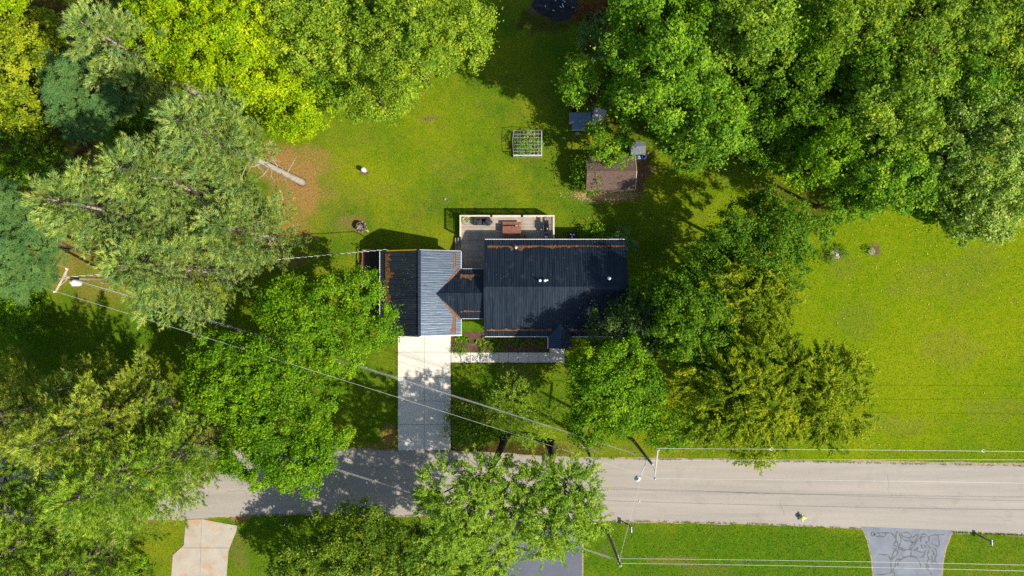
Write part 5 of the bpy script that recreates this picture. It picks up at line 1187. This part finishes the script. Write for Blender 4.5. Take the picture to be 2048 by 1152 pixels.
bl_('broadleaf_tree', 'dark olive tree at the bottom edge left of the big roadside tree', 735, 1105, 165, 92, 9.5, 'shade', seed=14, dens=420)
bl_('broadleaf_tree', 'small olive tree at the bottom edge beside the shaded lawn', 610, 1130, 60, 55, 6, 'shade', seed=15, dens=380)
bl_('willow_tree', 'large pale green willow crown leaning over the road', 950, 1010, 130, 105, 14, 'willow', base=(1010, 872), seed=16, low=.42, dens=270, mode='spray', loose=.8, bark='bark_dark', trunk=.42, leaf=.24)
bl_('willow_tree', 'yellowish willow crown over the road left of the lamp', 1110, 1020, 105, 115, 14, 'willow', base=(1100, 886), seed=17, low=.42, dens=290, mode='spray', loose=.8, bark='bark_dark', trunk=.36, leaf=.24)
bl_('willow_tree', 'low willow crown at the bottom edge over the dark driveway', 940, 1105, 120, 60, 11, 'willow', seed=18, low=.4, dens=420, mode='spray', loose=.8, leaf=.24)
bl_('broadleaf_tree', 'sparse light green young tree on the front lawn below the walkway', 1035, 820, 95, 62, 5, 'willow', base=(1020, 850), seed=19, low=.3, dens=110, mode='spray', bark='bark', trunk=.08)
bl_('shrub', 'loose shrub under the wires right of the driveway', 945, 845, 45, 45, 2.2, 'shade', seed=20, low=.05, dens=200, cat='shrub', trunk=.05)
bl_('broadleaf_tree', 'bright green tree in front of the house porch', 1225, 775, 118, 112, 10, 'mid', seed=21, dens=480, leaf=.21, nl=26)
bl_('broadleaf_tree', 'dark purplish tree against the right end of the house roof', 1270, 655, 88, 55, 8, 'plum', seed=22, dens=430)
bl_('broadleaf_tree', 'dark green tree in the middle of the clump right of the house', 1375, 640, 100, 88, 11, 'deep', seed=23, dens=430)
bl_('broadleaf_tree', 'green tree at the top of the clump, nearest the wood', 1525, 480, 118, 92, 12, 'deep', seed=24, dens=430, mode='round')
bl_('locust_tree', 'feathery olive tree in the middle of the right clump', 1500, 590, 85, 78, 11, 'locust', seed=25, dens=520, mode='spray', leaf=.25)
bl_('locust_tree', 'wide feathery olive tree reaching down to the road edge', 1490, 775, 145, 125, 12, 'locust', seed=26, dens=520, mode='spray', leaf=.25, nl=28)
bl_('locust_tree', 'feathery yellow olive crown at the edge of the right lawn', 1640, 790, 98, 112, 11, 'locust', seed=27, dens=430, mode='spray', leaf=.25)
bl_('locust_tree', 'hanging feathery branchlet tree touching the road', 1520, 885, 50, 42, 5, 'locust', seed=28, dens=320, mode='spray', leaf=.24)
bl_('broadleaf_tree', 'shaded dark tree tucked behind the purplish one by the roof', 1335, 600, 72, 60, 8, 'deep', seed=30, dens=420)
bl_('broadleaf_tree', 'dark tree filling the heart of the clump', 1425, 715, 85, 70, 10, 'deep', seed=31, dens=420)
bl_('broadleaf_tree', 'dark tree between the clump top and the feathery crowns', 1430, 545, 70, 60, 9, 'deep', seed=32, dens=420)
bl_('broadleaf_tree', 'shaded understorey tree beneath the top left pine', 265, 75, 70, 75, 9, 'deep', seed=33, dens=350)
bl_('broadleaf_tree', 'olive understorey tree between top pine and left edge', 105, 100, 70, 60, 11, 'olive', seed=34, dens=350)
bl_('broadleaf_tree', 'shaded understorey tree between blue green tree and pines', 300, 260, 80, 50, 9, 'deep', seed=35, dens=350)
bl_('broadleaf_tree', 'dense green shrub tree between the clump and the road', 1330, 850, 60, 42, 4, 'mid', seed=29, low=.1, dens=400)

W = [ # woodland at the top right
 ('maple at the front corner of the right wood above the shed', 1320, 150, 135, 120, 18, 'maple'), ('large maple over the grey hutch', 1400, 250, 112, 92, 15, 'maple'), ('maple crown at the top edge, left side of the right wood', 1280, 15, 95, 75, 17, 'maple'),
 ('maple in the upper middle of the right wood', 1480, 60, 130, 105, 19, 'willow'), ('tall bright maple at the top edge of the right wood', 1680, 55, 135, 100, 20, 'oak'), ('light green maple near the top right corner', 1850, 60, 125, 110, 20, 'willow'),
 ('top right corner maple', 1985, 50, 105, 95, 20, 'oak'), ('shaded maple in the centre of the right wood', 1590, 190, 110, 92, 15, 'deep'), ('rounded maple in the right part of the wood', 1770, 210, 125, 112, 18, 'willow'),
 ('maple along the lower middle edge of the wood', 1640, 310, 112, 78, 14, 'mid'), ('maple at the lower edge of the wood above the lawn', 1770, 350, 108, 82, 15, 'maple'), ('low dark tree in the gap of the wood', 1520, 290, 70, 55, 10, 'deep'),
 ('maple filling the middle right of the wood behind the poplar', 1890, 180, 85, 95, 17, 'maple'), ('maple between the two left top crowns', 1385, 60, 80, 70, 17, 'mid'), ('shaded maple deep in the left half of the wood', 1480, 170, 75, 75, 14, 'deep'), ('maple filling the top of the wood, right of centre', 1590, 90, 75, 70, 18, 'mid'), ('dark maple behind the lower edge trees', 1850, 290, 70, 75, 14, 'mid'), ('green tree beneath the lower poplar crown', 1870, 390, 60, 60, 10, 'mid'), ('maple covering the gap near the top of the wood', 1715, 135, 80, 70, 17, 'maple'), ('maple at the right edge above the poplar', 2050, 165, 70, 80, 18, 'maple'), ('small bright maple hanging over the lawn edge of the wood', 1700, 395, 70, 40, 11, 'maple')]
for i, (lab, cx, cy, rx, ry, hh, m_) in enumerate(W): bl_('maple_tree', lab, cx, cy, rx, ry, hh, m_, seed=40 + i, low=.24, dens=470, leaf=.23, nl=int(10 + rx * ry / 600), group='trees of the right wood')
bl_('poplar_tree', 'pale silvery poplar at the right edge of the wood', 1965, 285, 130, 140, 18, 'silver', seed=60, low=.2, dens=400, leaf=.22, group='trees of the right wood', bark='bark_pale')
bl_('poplar_tree', 'lower pale silvery poplar overhanging the right lawn', 1950, 415, 108, 75, 14, 'silver', seed=61, low=.15, dens=380, leaf=.22, group='trees of the right wood', bark='bark_pale')
bl_('broadleaf_tree', 'slim bright green crown beside the coop', 1165, 170, 27, 42, 12, 'maple', seed=62, dens=420)
bl_('broadleaf_tree', 'dark green tree right of the coop', 1250, 180, 48, 75, 11, 'deep', seed=63, dens=420)
bl_('broadleaf_tree', 'low bright crown half covering the shed roof', 1214, 287, 44, 34, 6, 'maple', seed=64, dens=420)
bl_('shrub', 'russet brown shrub at the top beside the charred heap', 1193, 25, 28, 42, 4, 'russet', seed=65, low=.1, dens=300, cat='shrub')
bl_('shrub', 'dark pointed evergreen shrub above the coop', 1195, 75, 30, 32, 5, 'blue', seed=66, low=.1, dens=400, cat='shrub')
bl_('shrub', 'dark green shrub hugging the left wall of the shed', 1180, 355, 16, 30, 2.6, 'deep', seed=67, low=.05, dens=450, cat='shrub')
bl_('shrub', 'green bush at the left edge under the pole wires', 45, 625, 60, 45, 3, 'mid', seed=68, low=.05, dens=350, cat='shrub')
bl_('shrub', 'bright green bush at the bottom edge beside the concrete driveway', 240, 1140, 70, 30, 3, 'mid', seed=69, low=.05, dens=400, cat='shrub')
bl_('shrub', 'yellow green bush at the foot of the lower left pine', 410, 575, 40, 28, 3.2, 'olive', seed=70, low=.05, dens=350, cat='shrub')

# ================================================================== GRASS and fallen leaves
rng = np.random.default_rng(123)
N = 430000
px = rng.uniform(-60, 2110, N); py = rng.uniform(-40, 1195, N)
m = masks(px, py)
ok = ~((py > edge_y(ROAD_TOP, px) - 1.0) & (py < edge_y(ROAD_BOT, px) + .8))
for poly in (BLUE_DRIVE, DARK_DRIVE, OLD_DRIVE, BED): ok &= ~in_poly(px, py, poly)
def rect(a, b, c, d):
    global ok
    ok &= ~((px > a) & (px < b) & (py > c) & (py < d))
rect(796, 901, 660, 900.5); rect(901, 1128, 705.5, 724.5); rect(1099, 1129, 695, 725); rect(778, 922, 510, 660); rect(922, 1236, 490, 660); rect(922, 1106, 436, 540); rect(1177, 1266, 318, 377); rect(1029, 1082, 266, 311)
bare = np.maximum.reduce([m['needle'] * .8, m['litter'], m['soil'], m['dry'] * .35])
NE = 16000; te = rng.random(NE); kind = rng.integers(0, 8, NE); ex = np.zeros(NE); ey = np.zeros(NE); cl = fbm(te * 90, kind * 3.7, 5) > .46
for k_, (xa, ya, xb, yb) in enumerate(((795, 675, 795, 900), (902.3, 726, 902.3, 900), (903, 725.5, 1125, 725.5), (1150, 917, 2060, 932.5), (-40, 902, 795, 900), (480, 1031.5, 980, 1033), (1222, 1041.5, 1722, 1056), (1905, 1064.5, 2060, 1070.8))):
    q_ = kind == k_; ex[q_] = xa + (xb - xa) * te[q_]; ey[q_] = ya + (yb - ya) * te[q_]
for q_, pl in ((kind == 3, ROAD_TOP), (kind == 4, ROAD_TOP), (kind == 5, ROAD_BOT), (kind == 6, ROAD_BOT), (kind == 7, ROAD_BOT)): ey[q_] = edge_y(pl, ex[q_])
ex += rng.normal(0, .8, NE); ey += rng.normal(0, .8, NE)
dens = np.where(m['lush'] > .5, 1.0, .8)
ok &= rng.random(N) > bare * .93; ok &= rng.random(N) < dens
px, py = px[ok], py[ok]; px = np.concatenate([px, ex[cl]]); py = np.concatenate([py, ey[cl]]); ne = int(cl.sum()); N = len(px); m = masks(px, py)
c = np.stack([(px - 1024) * S, (576 - py) * S, np.zeros(N)], 1)
az = rng.uniform(0, 6.283, N); w = rng.uniform(.03, .07, N); hh = rng.uniform(.03, .085, N) * (1 + .5 * m['lush'])
s = np.stack([np.cos(az), np.sin(az), np.zeros(N)], 1) * (w * .5)[:, None]; az2 = rng.uniform(0, 6.283, N); ln = rng.uniform(.04, .13, N)
hh[N - ne:] = rng.uniform(.05, .11, ne); ln[N - ne:] *= 1.3
tip = c + np.stack([np.cos(az2) * ln, np.sin(az2) * ln, hh], 1)
v = np.stack([c - s, c + s, tip], 1)
rnd = np.clip(.15 + .6 * fbm(px / 14, py / 14, 77) + rng.normal(0, .3, N), 0, 1)
tag(link(bpy.data.objects.new('grass', np_mesh('grass', v, 3, M['blade'], rnd, m))), 'mown lawn grass around the house and along the road', 'grass', None, 'stuff')
# fallen yellow leaves on the right lawn
n = 240; lx = rng.normal(1830, 170, n); ly = rng.normal(520, 110, n); l2x = rng.uniform(950, 2048, 70); l2y = rng.uniform(180, 900, 70); lx = np.concatenate([lx, l2x]); ly = np.concatenate([ly, l2y]); n = len(lx)
c = np.stack([(lx - 1024) * S, (576 - ly) * S, rng.uniform(.06, .10, n)], 1)
tag(link(bpy.data.objects.new('fallen_leaves', np_mesh('fallen_leaves', kites(rng, c, norm(np.array([0, 0, 1.]) + rdir(rng, n) * .4), rdir(rng, n), rng.uniform(.06, .15, n), rng.uniform(.05, .10, n)), 4, M['straw'], np.clip(rng.normal(.85, .2, n), 0, 1)))), 'pale yellow fallen leaves scattered over the right lawn', 'fallen leaves', None, 'stuff')
